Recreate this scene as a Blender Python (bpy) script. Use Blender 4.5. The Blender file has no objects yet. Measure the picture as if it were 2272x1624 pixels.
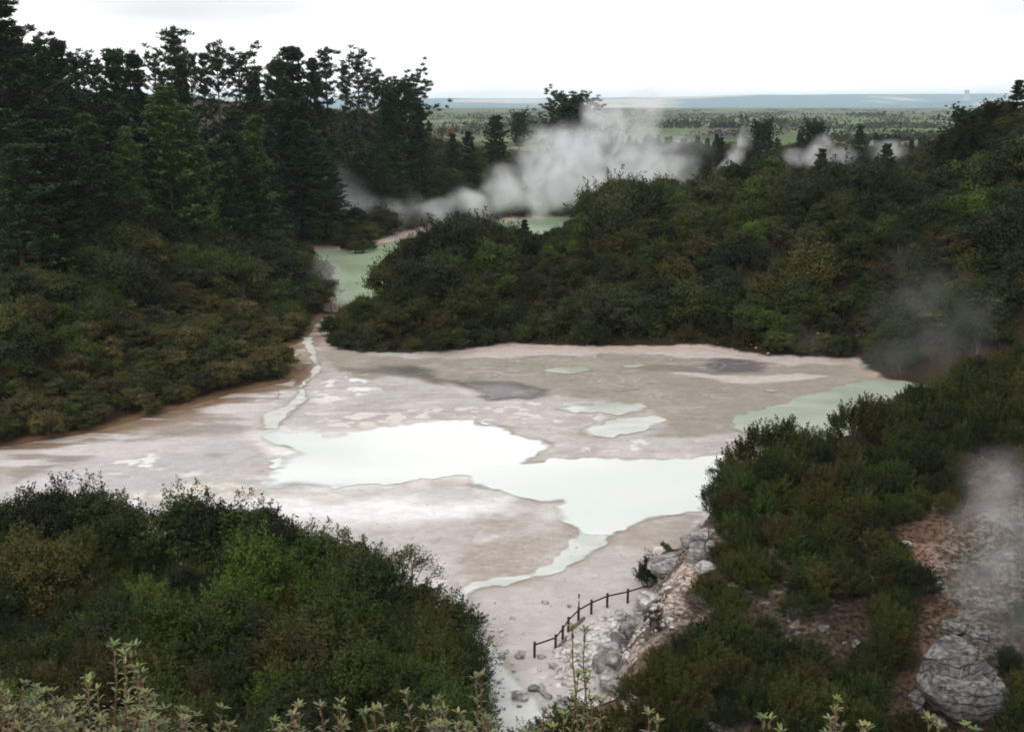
import bpy, bmesh, math, random
import numpy as np
from mathutils import Vector, noise as mnoise
from mathutils.geometry import tessellate_polygon

C = bpy.context.scene.collection
SC = bpy.context.scene
rng = np.random.default_rng(7)
random.seed(7)

# ------------------------------------------------------------------ camera, sky, sun, exposure
CAM_Z, PITCH, FPX = 38.0, math.radians(13.3), 2436.0
CX, CY = 1136.0, 812.0
cam = bpy.data.cameras.new('camera'); co = bpy.data.objects.new('camera', cam); C.objects.link(co)
co.location = (0, 0, CAM_Z); co.rotation_euler = (math.pi/2 - PITCH, 0, 0)
cam.sensor_width = 36; cam.lens = 36*FPX/2272; cam.clip_start = 0.2; cam.clip_end = 60000
SC.camera = co

SUN_EL, SUN_AZ = math.radians(48), math.radians(215)      # azimuth clockwise from +Y
world = bpy.data.worlds.new('World'); SC.world = world; world.use_nodes = True
wt = world.node_tree; wt.nodes.clear()
def wn(t, **k):
    n = wt.nodes.new(t)
    for a, b in k.items(): setattr(n, a, b)
    return n
sky = wn('ShaderNodeTexSky', sky_type='NISHITA', sun_disc=False, sun_elevation=SUN_EL, sun_rotation=SUN_AZ,
         air_density=1.0, dust_density=3.0, ozone_density=1.0)
hs = wn('ShaderNodeHueSaturation'); hs.inputs['Saturation'].default_value = 0.22
wt.links.new(sky.outputs[0], hs.inputs['Color'])
tc = wn('ShaderNodeTexCoord'); mp = wn('ShaderNodeMapping'); mp.inputs['Scale'].default_value = (1.5, 1.5, 9.0); mp.inputs['Location'].default_value = (9.1, 4.4, 2.0)
nz = wn('ShaderNodeTexNoise'); nz.inputs['Scale'].default_value = 1.3; nz.inputs['Detail'].default_value = 3
wt.links.new(tc.outputs['Generated'], mp.inputs[0]); wt.links.new(mp.outputs[0], nz.inputs[0])
cr = wn('ShaderNodeValToRGB')
cr.color_ramp.elements[0].position = 0.36; cr.color_ramp.elements[0].color = (0.62, 0.62, 0.63, 1)
cr.color_ramp.elements[1].position = 0.56; cr.color_ramp.elements[1].color = (1.0, 1.0, 1.0, 1)
wt.links.new(nz.outputs[0], cr.inputs[0])
cl = wn('ShaderNodeMix', data_type='RGBA', blend_type='MULTIPLY'); cl.inputs[0].default_value = 1.0
sc_ = wn('ShaderNodeMix', data_type='RGBA', blend_type='MIX'); sc_.inputs[0].default_value = 0.72
sc_.inputs[7].default_value = (9.1, 9.0, 9.0, 1)
wt.links.new(hs.outputs[0], sc_.inputs[6])
wt.links.new(sc_.outputs[2], cl.inputs[6]); wt.links.new(cr.outputs[0], cl.inputs[7])
sx = wn('ShaderNodeSeparateXYZ'); wt.links.new(tc.outputs['Generated'], sx.inputs[0])
hz = wn('ShaderNodeMapRange', interpolation_type='SMOOTHSTEP'); hz.inputs['From Min'].default_value = 0.0; hz.inputs['From Max'].default_value = 0.11
hz.inputs['To Min'].default_value = 1.75; hz.inputs['To Max'].default_value = 1.0; wt.links.new(sx.outputs['Z'], hz.inputs['Value'])
hm = wn('ShaderNodeVectorMath', operation='SCALE'); wt.links.new(cl.outputs[2], hm.inputs[0]); wt.links.new(hz.outputs[0], hm.inputs['Scale'])
bg = wn('ShaderNodeBackground'); bg.inputs['Strength'].default_value = 0.11
wo = wn('ShaderNodeOutputWorld')
wt.links.new(hm.outputs[0], bg.inputs[0]); wt.links.new(bg.outputs[0], wo.inputs[0])

sl = bpy.data.lights.new('sun', 'SUN'); so = bpy.data.objects.new('sun', sl); C.objects.link(so)
sl.energy = 0.7; sl.angle = math.radians(25); sl.color = (1.0, 0.96, 0.9)
sd = Vector((math.sin(SUN_AZ)*math.cos(SUN_EL), math.cos(SUN_AZ)*math.cos(SUN_EL), math.sin(SUN_EL)))
so.rotation_euler = sd.to_track_quat('Z', 'Y').to_euler()
SC.view_settings.view_transform = 'Standard'; SC.view_settings.look = 'None'
SC.view_settings.exposure = 0.65; SC.view_settings.gamma = 1
cy = SC.cycles
cy.max_bounces = 6; cy.diffuse_bounces = 3; cy.glossy_bounces = 2; cy.transmission_bounces = 2
cy.volume_bounces = 4; cy.transparent_max_bounces = 6; cy.volume_step_rate = 0.3; cy.volume_max_steps = 256
cy.filter_width = 1.9

# ------------------------------------------------------------------ picture to place: a point of the photo on a height or at a distance
CP, SP = math.cos(PITCH), math.sin(PITCH)
def W(px, py, z=0.0):
    a, b = (px-CX)/FPX, (CY-py)/FPX
    dx, dy, dz = a, CP + b*SP, -SP + b*CP
    t = (z-CAM_Z)/dz
    return (dx*t, dy*t, z)
def D(px, py, Y):
    a, b = (px-CX)/FPX, (CY-py)/FPX
    t = Y/(CP + b*SP)
    return (a*t, Y, CAM_Z + t*(-SP + b*CP))
def XY(px, Y, z=0.0):
    return ((px-CX)/FPX*(Y*CP + (CAM_Z-z)*SP), Y)
def proj(x, y, z):
    dz = z-CAM_Z
    zc = y*CP - dz*SP; u = y*SP + dz*CP
    return CX + FPX*x/zc, CY - FPX*u/zc, zc

# ------------------------------------------------------------------ numpy noise, polygons
def _hash(ix, iy, s):
    h = (ix.astype(np.int64)*374761393 + iy.astype(np.int64)*668265263 + s*1274126177) & 0xffffffff
    h = ((h ^ (h >> 13))*1274126177) & 0xffffffff
    return ((h ^ (h >> 16)) & 0xffff)/65535.0
def vnoise(x, y, s=0):
    ix, iy = np.floor(x), np.floor(y); fx, fy = x-ix, y-iy
    fx = fx*fx*(3-2*fx); fy = fy*fy*(3-2*fy)
    a = _hash(ix, iy, s); b = _hash(ix+1, iy, s); c = _hash(ix, iy+1, s); d = _hash(ix+1, iy+1, s)
    return (a*(1-fx)+b*fx)*(1-fy) + (c*(1-fx)+d*fx)*fy
def fbm(x, y, s=0, o=4):
    r = 0; a = 0.5; t = 0
    for k in range(o):
        r = r + a*vnoise(x*2**k, y*2**k, s+k*17); t += a; a *= 0.5
    return r/t
def sdist(poly, x, y):
    """signed distance to a polygon, positive inside"""
    P = np.asarray(poly)[:, :2]; n = len(P)
    d = np.full(x.shape, 1e18); ins = np.zeros(x.shape, bool)
    for i in range(n):
        ax, ay = P[i]; bx, by = P[(i+1) % n]
        ex, ey = bx-ax, by-ay
        t = np.clip(((x-ax)*ex + (y-ay)*ey)/max(ex*ex+ey*ey, 1e-9), 0, 1)
        d = np.minimum(d, (x-ax-t*ex)**2 + (y-ay-t*ey)**2)
        if ay != by:
            c = ((ay > y) != (by > y)) & (x < (bx-ax)*(y-ay)/(by-ay) + ax)
            ins ^= c
    d = np.sqrt(d)
    return np.where(ins, d, -d)
def sm(x, a, b):
    t = np.clip((x-a)/(b-a), 0, 1); return t*t*(3-2*t)

def z3(*p): return [(x*0.5017, 701.5+y*0.5019) for x, y in p]          # readings from two enlarged views
def z4(*p): return [(1052.3+x*0.5369, 701.5+y*0.537) for x, y in p]
def Z2(X, Y): return ((1300+X*0.26596)/1.1404, (1420+Y*0.26596)/1.1404)
def flat(pts, z=0.0): return [W(x, y, z)[:2] for x, y in pts]

# ------------------------------------------------------------------ the lie of the land
POLY_L = flat([(-500, 1075), (-200, 1020), (0, 993), (180, 965), (330, 925), (400, 908), (520, 872), (640, 848), (666, 828), (655, 812),
               (600, 800), (535, 783), (545, 772), (600, 778), (655, 765), (686, 745), (700, 720), (735, 690), (738, 660), (700, 615), (672, 580),
               (680, 553), (760, 553), (850, 538), (905, 520), (990, 497), (1100, 490), (1180, 482), (1300, 478), (1420, 470)])
POLY_L += [(60, 380), (120, 400), (700, 430), (1200, 1000), (-900, 1000), (-900, 60)]
POLY_M = flat([(708, 757), (735, 778), (800, 788), (900, 791), (1000, 785), (1060, 778), (1130, 765), (1200, 772), (1400, 774), (1560, 772),
               (1650, 788), (1700, 796), (1900, 803), (1905, 825), (1960, 845), (2050, 860), (2150, 872), (2400, 905)])
POLY_M += [(500, 120), (500, 400), (75, 372), (45, 330), (16, 300), (-4, 275), (-18, 258)] + flat([(858, 640), (830, 668), (775, 690), (735, 712), (715, 735)])
POLY_F = [XY(-300, 93), XY(0, 90), XY(300, 88), XY(420, 87), XY(640, 82), XY(800, 78), XY(900, 75), XY(1000, 70), XY(1068, 66), XY(1105, 62),
          XY(1130, 57), XY(1150, 52), XY(1330, 52), (9, 54), (30, 55), (70, 57), (200, 60), (200, -80), (-200, -80), (-200, 95)]
POLY_R = [(95, 120), (60, 110), (34, 105), (22, 102), XY(1590, 98), XY(1565, 94)] + flat([(1552, 1160), (1500, 1225), (1445, 1290), (1410, 1340),
          (1388, 1395), (1345, 1470), (1328, 1530), (1342, 1600)]) + [(5.2, 57), (9, 53), (30, 53), (60, 54), (95, 58)]
RIDGE_X = [-45, -36, -24, -12, 4, 26, 44, 61, 80, 90, 100, 160]
RIDGE_H = [2.5, 3.5, 9.0, 15.0, 8.5, 14, 17, 19.5, 19, 25, 34, 44]
def land(x, y):
    x = np.asarray(x, float); y = np.asarray(y, float)
    n1 = fbm(x/14, y/14, 3)-0.5; n2 = fbm(x/3.5, y/3.5, 11)-0.5
    u = x/np.maximum(y, 1)
    base = 0.12*n2 + 0.10*(fbm(x/1.1, y/1.1, 5)-0.5)
    dL = sdist(POLY_L, x, y); dM = sdist(POLY_M, x, y); dF = sdist(POLY_F, x, y); dR = sdist(POLY_R, x, y)
    A = np.interp(u, [-0.6, -0.47, -0.3, -0.11, -0.055, 0.0, 0.07, 0.4], [50, 48, 46, 35, 21, 15, 11, 9])
    A = A*(1-sm(y, 560, 900))
    sL = np.interp(u, [-0.47, -0.25, -0.15, -0.05], [112, 100, 75, 50])
    pL = np.maximum(dL, 0)
    hL = A*(1-np.exp(-(pL/sL)**1.2)) + sm(pL, 0, 14)*(2.5*n1 + 0.6*n2)
    Rg = np.interp(x, RIDGE_X, RIDGE_H)
    hM = Rg*sm(dM, -2, 40)*(dM > 0)*(1-0.85*sm(y, 236, 300)) + sm(dM, 0, 12)*(3.0*n1 + 0.6*n2)
    r = np.hypot(x, y)
    hF = np.interp(r, [0, 3, 6, 10, 20, 30, 40, 50, 62, 92], [36.3, 36.0, 33.2, 29, 20, 13.5, 9, 5.5, 2.8, 1.0])
    hF = (hF + 1.2*n1)*sm(dF, 0, 5)
    Cr = np.interp(x, [5, 17, 20, 30, 36, 45, 60, 90], [4.5, 5.2, 5.8, 7, 8.6, 12, 15, 18])
    t = sm(y, 56, 94)
    hR = (2.6 + (Cr-2.6)*t + 1.6*n1 + 0.8*n2)*sm(dR, 0.0, 4.0)
    lake = sm(y, 208, 213)*sm(-dL, 0, 2.5)*sm(-dM, 0, 2.5)*(y < 470)*(u > -0.4)*(u < 0.35)
    z = base*(1-sm(np.maximum(dL, dM), 0, 6)) - 0.9*lake
    z = z + np.maximum(np.maximum(np.where(dL > 0, hL, 0), np.where(dM > 0, hM, 0)), np.maximum(np.where(dF > 0, hF, 0), np.where(dR > 0, hR, 0)))
    far = sm(y, 900, 1600)
    z = z + far*(8*(fbm(x/900, y/900, 21)-0.5) + np.interp(y, [1500, 4000, 8000], [0, 6, 20]))
    return z, dL, dM, dF, dR
def H(x, y):
    return float(land(np.array([x]), np.array([y]))[0][0])

# ------------------------------------------------------------------ object helpers
def tag(o, label=None, cat=None, group=None, kind=None):
    if label: o['label'] = label
    if cat: o['category'] = cat
    if group: o['group'] = group
    if kind: o['kind'] = kind
    return o
def mesh_np(name, V, F, mats, tint=None, smooth=True, matidx=None):
    """mesh from numpy arrays; F is (n,3) or (n,4)"""
    V = np.ascontiguousarray(V, np.float32); F = np.ascontiguousarray(F, np.int32)
    k = F.shape[1]; me = bpy.data.meshes.new(name)
    me.vertices.add(len(V)); me.vertices.foreach_set('co', V.ravel())
    me.loops.add(F.size); me.loops.foreach_set('vertex_index', F.ravel())
    me.polygons.add(len(F)); me.polygons.foreach_set('loop_start', np.arange(len(F), dtype=np.int32)*k)
    if smooth: me.polygons.foreach_set('use_smooth', np.ones(len(F), bool))
    if tint is not None:
        ca = me.color_attributes.new('tint', 'FLOAT_COLOR', 'POINT')
        c4 = np.ones((len(V), 4), np.float32); c4[:, :np.shape(tint)[1]] = tint; ca.data.foreach_set('color', c4.ravel())
    for m in (mats if isinstance(mats, (list, tuple)) else [mats]): me.materials.append(m)
    if matidx is not None: me.polygons.foreach_set('material_index', np.ascontiguousarray(matidx, np.int32))
    me.update(calc_edges=True)
    return me
def obj(name, me, parent=None, loc=(0, 0, 0), rot=(0, 0, 0), scale=(1, 1, 1)):
    o = bpy.data.objects.new(name, me); C.objects.link(o)
    o.location = loc; o.rotation_euler = rot; o.scale = scale
    if parent is not None: o.parent = parent
    return o
def tubes(chains, sides=6):
    """chains: list of (points Nx3, radii N); returns V, F (quads)"""
    VV, FF, off = [], [], 0
    for pts, rad in chains:
        pts = np.asarray(pts, float); n = len(pts)
        tg = np.gradient(pts, axis=0); tg /= np.linalg.norm(tg, axis=1)[:, None]+1e-9
        ref = np.array([0.31, 0.95, 0.05]) if abs(tg[0][2]) > 0.7 else np.array([0, 0, 1.0])
        s1 = np.cross(tg, ref); s1 /= np.linalg.norm(s1, axis=1)[:, None]+1e-9
        s2 = np.cross(tg, s1)
        an = np.linspace(0, 2*np.pi, sides, endpoint=False)
        ring = pts[:, None, :] + np.asarray(rad)[:, None, None]*(np.cos(an)[None, :, None]*s1[:, None, :] + np.sin(an)[None, :, None]*s2[:, None, :])
        VV.append(ring.reshape(-1, 3))
        i = np.arange(n-1)[:, None]*sides; j = np.arange(sides)[None, :]; j2 = (j+1) % sides
        FF.append(np.stack([i+j, i+j2, i+sides+j2, i+sides+j], -1).reshape(-1, 4)+off)
        off += n*sides
        for e in (0, n-1):
            VV.append(pts[e][None]); c = off; off += 1
            b = off-1-n*sides-(1 if e else 0) + e*sides
            b = c - n*sides - (1 if e == n-1 and e else 0) + e*sides
            q = np.arange(0, sides, 2)
            FF.append(np.stack([np.full_like(q, c), b+q, b+(q+1) % sides, b+(q+2) % sides], -1))
    return np.concatenate(VV), np.concatenate(FF)
def leaves_np(c, nrm, L, Wd, g, along=None):
    """rhombic leaf faces: centres c, normals nrm, lengths L, widths Wd"""
    n = len(c)
    nrm = nrm/(np.linalg.norm(nrm, axis=1)[:, None]+1e-9)
    a = g.normal(size=(n, 3)) if along is None else along + 0.35*g.normal(size=(n, 3))
    a = a - (a*nrm).sum(1)[:, None]*nrm; a /= np.linalg.norm(a, axis=1)[:, None]+1e-9
    b = np.cross(nrm, a)
    L = np.broadcast_to(L, n)[:, None]/2; Wd = np.broadcast_to(Wd, n)[:, None]/2
    V = np.stack([c-a*L, c+b*Wd-a*L*0.1, c+a*L, c-b*Wd-a*L*0.1], 1).reshape(-1, 3)
    return V, np.arange(4*n).reshape(n, 4)
def unit(g, n):
    v = g.normal(size=(n, 3)); return v/np.linalg.norm(v, axis=1)[:, None]

# ------------------------------------------------------------------ materials
def new_mat(name):
    m = bpy.data.materials.new(name); m.use_nodes = True
    t = m.node_tree; b = t.nodes['Principled BSDF']
    return m, t, b
def N(t, ty, **k):
    n = t.nodes.new(ty)
    for a, b in k.items(): setattr(n, a, b)
    return n
def foliage_mat(name, vary=0.5, rough=0.65, gain=1.0):
    m, t, b = new_mat(name)
    at = N(t, 'ShaderNodeAttribute', attribute_name='tint'); oi = N(t, 'ShaderNodeObjectInfo')
    mr = N(t, 'ShaderNodeMapRange'); mr.inputs['To Min'].default_value = gain*(1-vary*0.8); mr.inputs['To Max'].default_value = gain*(1+vary)
    t.links.new(oi.outputs['Random'], mr.inputs['Value'])
    hsv = N(t, 'ShaderNodeHueSaturation')
    mh = N(t, 'ShaderNodeMapRange'); mh.inputs['To Min'].default_value = 0.488; mh.inputs['To Max'].default_value = 0.515
    ml = N(t, 'ShaderNodeMath', operation='MULTIPLY'); ml.inputs[1].default_value = 7.31
    fr = N(t, 'ShaderNodeMath', operation='FRACT')
    t.links.new(oi.outputs['Random'], ml.inputs[0]); t.links.new(ml.outputs[0], fr.inputs[0]); t.links.new(fr.outputs[0], mh.inputs['Value'])
    t.links.new(mh.outputs[0], hsv.inputs['Hue']); t.links.new(mr.outputs[0], hsv.inputs['Value']); t.links.new(at.outputs['Color'], hsv.inputs['Color'])
    t.links.new(hsv.outputs[0], b.inputs['Base Color'])
    b.inputs['Roughness'].default_value = rough; b.inputs['Specular IOR Level'].default_value = 0.18
    return m
M_LEAF = foliage_mat('bush_foliage'); M_PINE = foliage_mat('pine_foliage', 0.35)
def bark_mat(name, c):
    m, t, b = new_mat(name)
    n = N(t, 'ShaderNodeTexNoise'); n.inputs['Scale'].default_value = 9; n.inputs['Detail'].default_value = 5
    r = N(t, 'ShaderNodeValToRGB'); r.color_ramp.elements[0].color = (*[v*0.5 for v in c], 1); r.color_ramp.elements[1].color = (*[v*1.6 for v in c], 1)
    t.links.new(n.outputs[0], r.inputs[0]); t.links.new(r.outputs[0], b.inputs['Base Color']); b.inputs['Roughness'].default_value = 0.9
    return m
M_BARK = bark_mat('bark', (0.075, 0.06, 0.045)); M_WOOD = bark_mat('fence_wood', (0.035, 0.022, 0.018)); M_DECK = bark_mat('deck_wood', (0.16, 0.085, 0.065))
M_GREYWOOD = bark_mat('weathered_wood', (0.16, 0.13, 0.115))

def water_mat(name, c1, c2, scale=0.05, rough=0.12, bump=0.03, spec=0.5):
    m, t, b = new_mat(name)
    tc = N(t, 'ShaderNodeTexCoord'); mp = N(t, 'ShaderNodeMapping'); mp.inputs['Scale'].default_value = (scale, scale*2.2, 1)
    n = N(t, 'ShaderNodeTexNoise'); n.inputs['Scale'].default_value = 1; n.inputs['Detail'].default_value = 5; n.inputs['Distortion'].default_value = 0.8
    r = N(t, 'ShaderNodeValToRGB'); r.color_ramp.elements[0].position = 0.38; r.color_ramp.elements[1].position = 0.64
    r.color_ramp.elements[0].color = (*c1, 1); r.color_ramp.elements[1].color = (*c2, 1)
    t.links.new(tc.outputs['Object'], mp.inputs[0]); t.links.new(mp.outputs[0], n.inputs[0]); t.links.new(n.outputs[0], r.inputs[0])
    t.links.new(r.outputs[0], b.inputs['Base Color'])
    n2 = N(t, 'ShaderNodeTexNoise'); n2.inputs['Scale'].default_value = 1.6; n2.inputs['Detail'].default_value = 3
    t.links.new(tc.outputs['Object'], n2.inputs[0])
    bp = N(t, 'ShaderNodeBump'); bp.inputs['Strength'].default_value = bump; bp.inputs['Distance'].default_value = 0.1
    t.links.new(n2.outputs[0], bp.inputs['Height']); t.links.new(bp.outputs[0], b.inputs['Normal'])
    b.inputs['Roughness'].default_value = rough; b.inputs['Specular IOR Level'].default_value = spec
    at = N(t, 'ShaderNodeAttribute', attribute_name='tint'); ss = N(t, 'ShaderNodeSeparateColor'); t.links.new(at.outputs['Color'], ss.inputs[0]); t.links.new(ss.outputs[0], b.inputs['Alpha'])
    return m
M_WHITE = water_mat('milky_water', (0.735, 0.755, 0.73), (0.58, 0.63, 0.58), 0.02)  # whiter tone paints in the pool's sky reflection besides its milkiness
M_PALE = water_mat('pale_green_water', (0.36, 0.41, 0.32), (0.47, 0.50, 0.42), 0.06)
M_STREAM = water_mat('stream_water', (0.52, 0.52, 0.47), (0.68, 0.67, 0.60), 0.2, 0.25, 0.05, 0.4)
M_PALE2 = water_mat('pale_milky_water', (0.45, 0.49, 0.42), (0.60, 0.62, 0.56), 0.08)
M_OUTFLOW = water_mat('outflow_water', (0.47, 0.495, 0.455), (0.61, 0.62, 0.58), 0.15, 0.2, 0.05, 0.45)
M_LAKE = water_mat('green_water', (0.25, 0.34, 0.20), (0.34, 0.42, 0.29), 0.03, 0.3, 0.05, 0.25)

def ground_mats():
    m, t, b = new_mat('mud_and_soil')
    at = N(t, 'ShaderNodeAttribute', attribute_name='tint'); tc = N(t, 'ShaderNodeTexCoord')
    def noise(sc, sx=1, sy=1, det=5, dist=0.0):
        mp = N(t, 'ShaderNodeMapping'); mp.inputs['Scale'].default_value = (sx, sy, 1)
        n = N(t, 'ShaderNodeTexNoise'); n.inputs['Scale'].default_value = sc; n.inputs['Detail'].default_value = det; n.inputs['Distortion'].default_value = dist
        t.links.new(tc.outputs['Object'], mp.inputs[0]); t.links.new(mp.outputs[0], n.inputs[0]); return n
    a = noise(0.35, 0.6, 1.25, 8, 2.0); f = noise(3.5, 1, 1, 6); g = noise(14, 1, 1, 2)
    def mr(n, lo, hi, a0=0.3, a1=0.7):
        r = N(t, 'ShaderNodeMapRange'); r.inputs['From Min'].default_value = a0; r.inputs['From Max'].default_value = a1
        r.inputs['To Min'].default_value = lo; r.inputs['To Max'].default_value = hi
        t.links.new(n.outputs[0], r.inputs['Value']); return r
    m1 = N(t, 'ShaderNodeMath', operation='MULTIPLY'); m2 = N(t, 'ShaderNodeMath', operation='MULTIPLY')
    ra, rf, rg = mr(a, 0.94, 1.05), mr(f, 0.94, 1.05), mr(g, 0.95, 1.05)
    t.links.new(ra.outputs[0], m1.inputs[0]); t.links.new(rf.outputs[0], m1.inputs[1])
    t.links.new(m1.outputs[0], m2.inputs[0]); t.links.new(rg.outputs[0], m2.inputs[1])
    c2 = noise(0.7, 0.8, 1.1, 13, 1.0); rc = mr(c2, 0.955, 1.04, 0.47, 0.53)
    m3 = N(t, 'ShaderNodeMath', operation='MULTIPLY'); t.links.new(m2.outputs[0], m3.inputs[0]); t.links.new(rc.outputs[0], m3.inputs[1]); m2 = m3
    st = noise(2.6, 1, 1, 12, 0.6); rs = mr(st, 0.45, 1.65, 0.40, 0.62)
    mxs = N(t, 'ShaderNodeMix', data_type='FLOAT'); t.links.new(at.outputs['Alpha'], mxs.inputs[0]); t.links.new(rs.outputs[0], mxs.inputs[2]); mxs.inputs[3].default_value = 1.0
    m4 = N(t, 'ShaderNodeMath', operation='MULTIPLY'); t.links.new(m2.outputs[0], m4.inputs[0]); t.links.new(mxs.outputs[0], m4.inputs[1]); m2 = m4
    mx = N(t, 'ShaderNodeVectorMath', operation='SCALE')
    t.links.new(at.outputs['Color'], mx.inputs[0]); t.links.new(m2.outputs[0], mx.inputs['Scale'])
    t.links.new(mx.outputs[0], b.inputs['Base Color'])
    bp = N(t, 'ShaderNodeBump'); bp.inputs['Strength'].default_value = 0.5; bp.inputs['Distance'].default_value = 0.15
    t.links.new(f.outputs[0], bp.inputs['Height']); t.links.new(bp.outputs[0], b.inputs['Normal'])
    b.inputs['Roughness'].default_value = 0.8; b.inputs['Specular IOR Level'].default_value = 0.12
    # the farm plain
    m2_, t2, b2 = new_mat('pasture_and_plantation')
    tc2 = N(t2, 'ShaderNodeTexCoord'); mp2 = N(t2, 'ShaderNodeMapping'); mp2.inputs['Scale'].default_value = (0.0022, 0.0016, 1)
    nd = N(t2, 'ShaderNodeTexNoise'); nd.inputs['Scale'].default_value = 2.2; nd.inputs['Detail'].default_value = 4
    v = N(t2, 'ShaderNodeTexVoronoi'); v.inputs['Scale'].default_value = 1.5; v.inputs['Randomness'].default_value = 0.9
    t2.links.new(tc2.outputs['Object'], mp2.inputs[0]); t2.links.new(mp2.outputs[0], v.inputs['Vector']); t2.links.new(mp2.outputs[0], nd.inputs['Vector'])
    sp = N(t2, 'ShaderNodeSeparateColor'); t2.links.new(v.outputs['Color'], sp.inputs[0])
    r2 = N(t2, 'ShaderNodeValToRGB'); r2.color_ramp.interpolation = 'CONSTANT'
    els = [(0.0, (0.11, 0.16, 0.055)), (0.25, (0.16, 0.20, 0.08)), (0.42, (0.13, 0.115, 0.07)), (0.58, (0.13, 0.18, 0.07)), (0.74, (0.06, 0.072, 0.045)), (0.88, (0.18, 0.20, 0.10))]
    while len(r2.color_ramp.elements) < len(els): r2.color_ramp.elements.new(0.5)
    for e, (p, c) in zip(r2.color_ramp.elements, els): e.position = p; e.color = (*c, 1)
    t2.links.new(sp.outputs[0], r2.inputs[0])
    mm = N(t2, 'ShaderNodeMix', data_type='RGBA', blend_type='MULTIPLY'); mm.inputs[0].default_value = 0.5
    t2.links.new(r2.outputs[0], mm.inputs[6]); t2.links.new(nd.outputs[0], mm.inputs[7]); t2.links.new(mm.outputs[2], b2.inputs['Base Color'])
    b2.inputs['Roughness'].default_value = 0.9; b2.inputs['Specular IOR Level'].default_value = 0.1
    return m, m2_
M_GROUND, M_PLAIN = ground_mats()

# ------------------------------------------------------------------ ground sheet
def axis(lo, hi, step, flo, fhi, g):
    a = list(np.arange(flo, fhi, step))
    s = step; v = a[-1]
    while v < hi: s *= g; v += s; a.append(v)
    s = step; v = a[0]; pre = []
    while v > lo: s *= g; v -= s; pre.append(v)
    return np.array(pre[::-1]+a)
S = lambda r, g, b: tuple((((c/255+0.055)/1.055)**2.4 if c > 10 else c/255/12.92) for c in (r, g, b))
POOL_WHITE = z3((1165, 490), (1240, 490), (1300, 512), (1420, 520), (1540, 505), (1700, 490), (1850, 475), (2000, 457), (2080, 460), (2110, 475), (2180, 485), (2270, 490)) + \
    z4((10, 432), (60, 455), (150, 465), (160, 490), (230, 505), (290, 510), (330, 535), (310, 550), (250, 570), (200, 615), (250, 605), (330, 590), (500, 582), (700, 588), (880, 590), (930, 580),
       (1060, 572), (1150, 600), (1250, 700), (1100, 800), (930, 808), (880, 815), (800, 828), (730, 835), (690, 850), (640, 875), (575, 905), (520, 915), (440, 895), (385, 855), (320, 825), (310, 790), (375, 768), (260, 760), (170, 745), (80, 715), (0, 700)) + \
    z3((2180, 775), (2090, 755), (2060, 720), (2080, 710), (1980, 710), (1880, 722), (1750, 742), (1600, 748), (1500, 762), (1400, 765), (1250, 760), (1120, 772), (1110, 750), (1150, 720), (1200, 680), (1190, 640), (1240, 620), (1300, 600), (1230, 590), (1170, 560), (1140, 530), (1180, 510))
LOWSTREAM = z4((400, 858), (650, 858), (570, 902), (556, 922), (560, 937), (530, 952), (450, 1002), (380, 1042), (300, 1077), (200, 1094), (120, 1114), (0, 1130)) + \
    [(1040, 1322), (1030, 1350), (1050, 1392), (1082, 1420), (1112, 1450), (1135, 1490), (1165, 1530), (1200, 1570), (1225, 1610), (1240, 1660), (1110, 1660), (1085, 1560), (1055, 1450), (1022, 1400), (992, 1340), (1006, 1314)] + \
    z4((0, 1093), (150, 1073), (220, 1058), (290, 1028), (350, 988), (386, 944), (432, 908), (436, 886))
STREAM = z3((1330, 95), (1385, 95), (1380, 125), (1400, 160), (1420, 220), (1420, 250), (1370, 290), (1340, 320), (1362, 370), (1322, 400), (1282, 440), (1242, 470), (1242, 497), (1165, 497), (1158, 445), (1210, 420), (1280, 385), (1310, 350), (1330, 310), (1372, 260), (1386, 210), (1360, 160), (1340, 125))
PALE = [z4((440, 470), (470, 450), (560, 430), (660, 412), (760, 412), (810, 425), (800, 445), (740, 465), (650, 485), (560, 503), (480, 498), (440, 485)),
        z4((340, 385), (400, 365), (520, 362), (600, 355), (700, 358), (720, 375), (700, 395), (600, 410), (520, 400), (430, 400)),
        z4((1055, 440), (1075, 415), (1150, 385), (1240, 370), (1290, 362), (1310, 345), (1350, 330), (1430, 305), (1520, 285), (1600, 265), (1660, 258), (1780, 265), (1890, 290), (2000, 330), (2050, 420), (1950, 500), (1500, 560), (1250, 490), (1120, 490), (1060, 465)),
        z4((290, 225), (350, 212), (450, 208), (500, 215), (480, 230), (400, 238), (320, 236)),
        z4((600, 210), (660, 195), (710, 192), (720, 203), (680, 215), (620, 216)),
        z4((1190, 308), (1230, 302), (1285, 308), (1240, 318)),
        z4((560, 308), (620, 298), (690, 300), (640, 312))]
WATERS = [flat(POOL_WHITE), flat(STREAM), flat(LOWSTREAM)] + [flat(p) for p in PALE]
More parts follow.
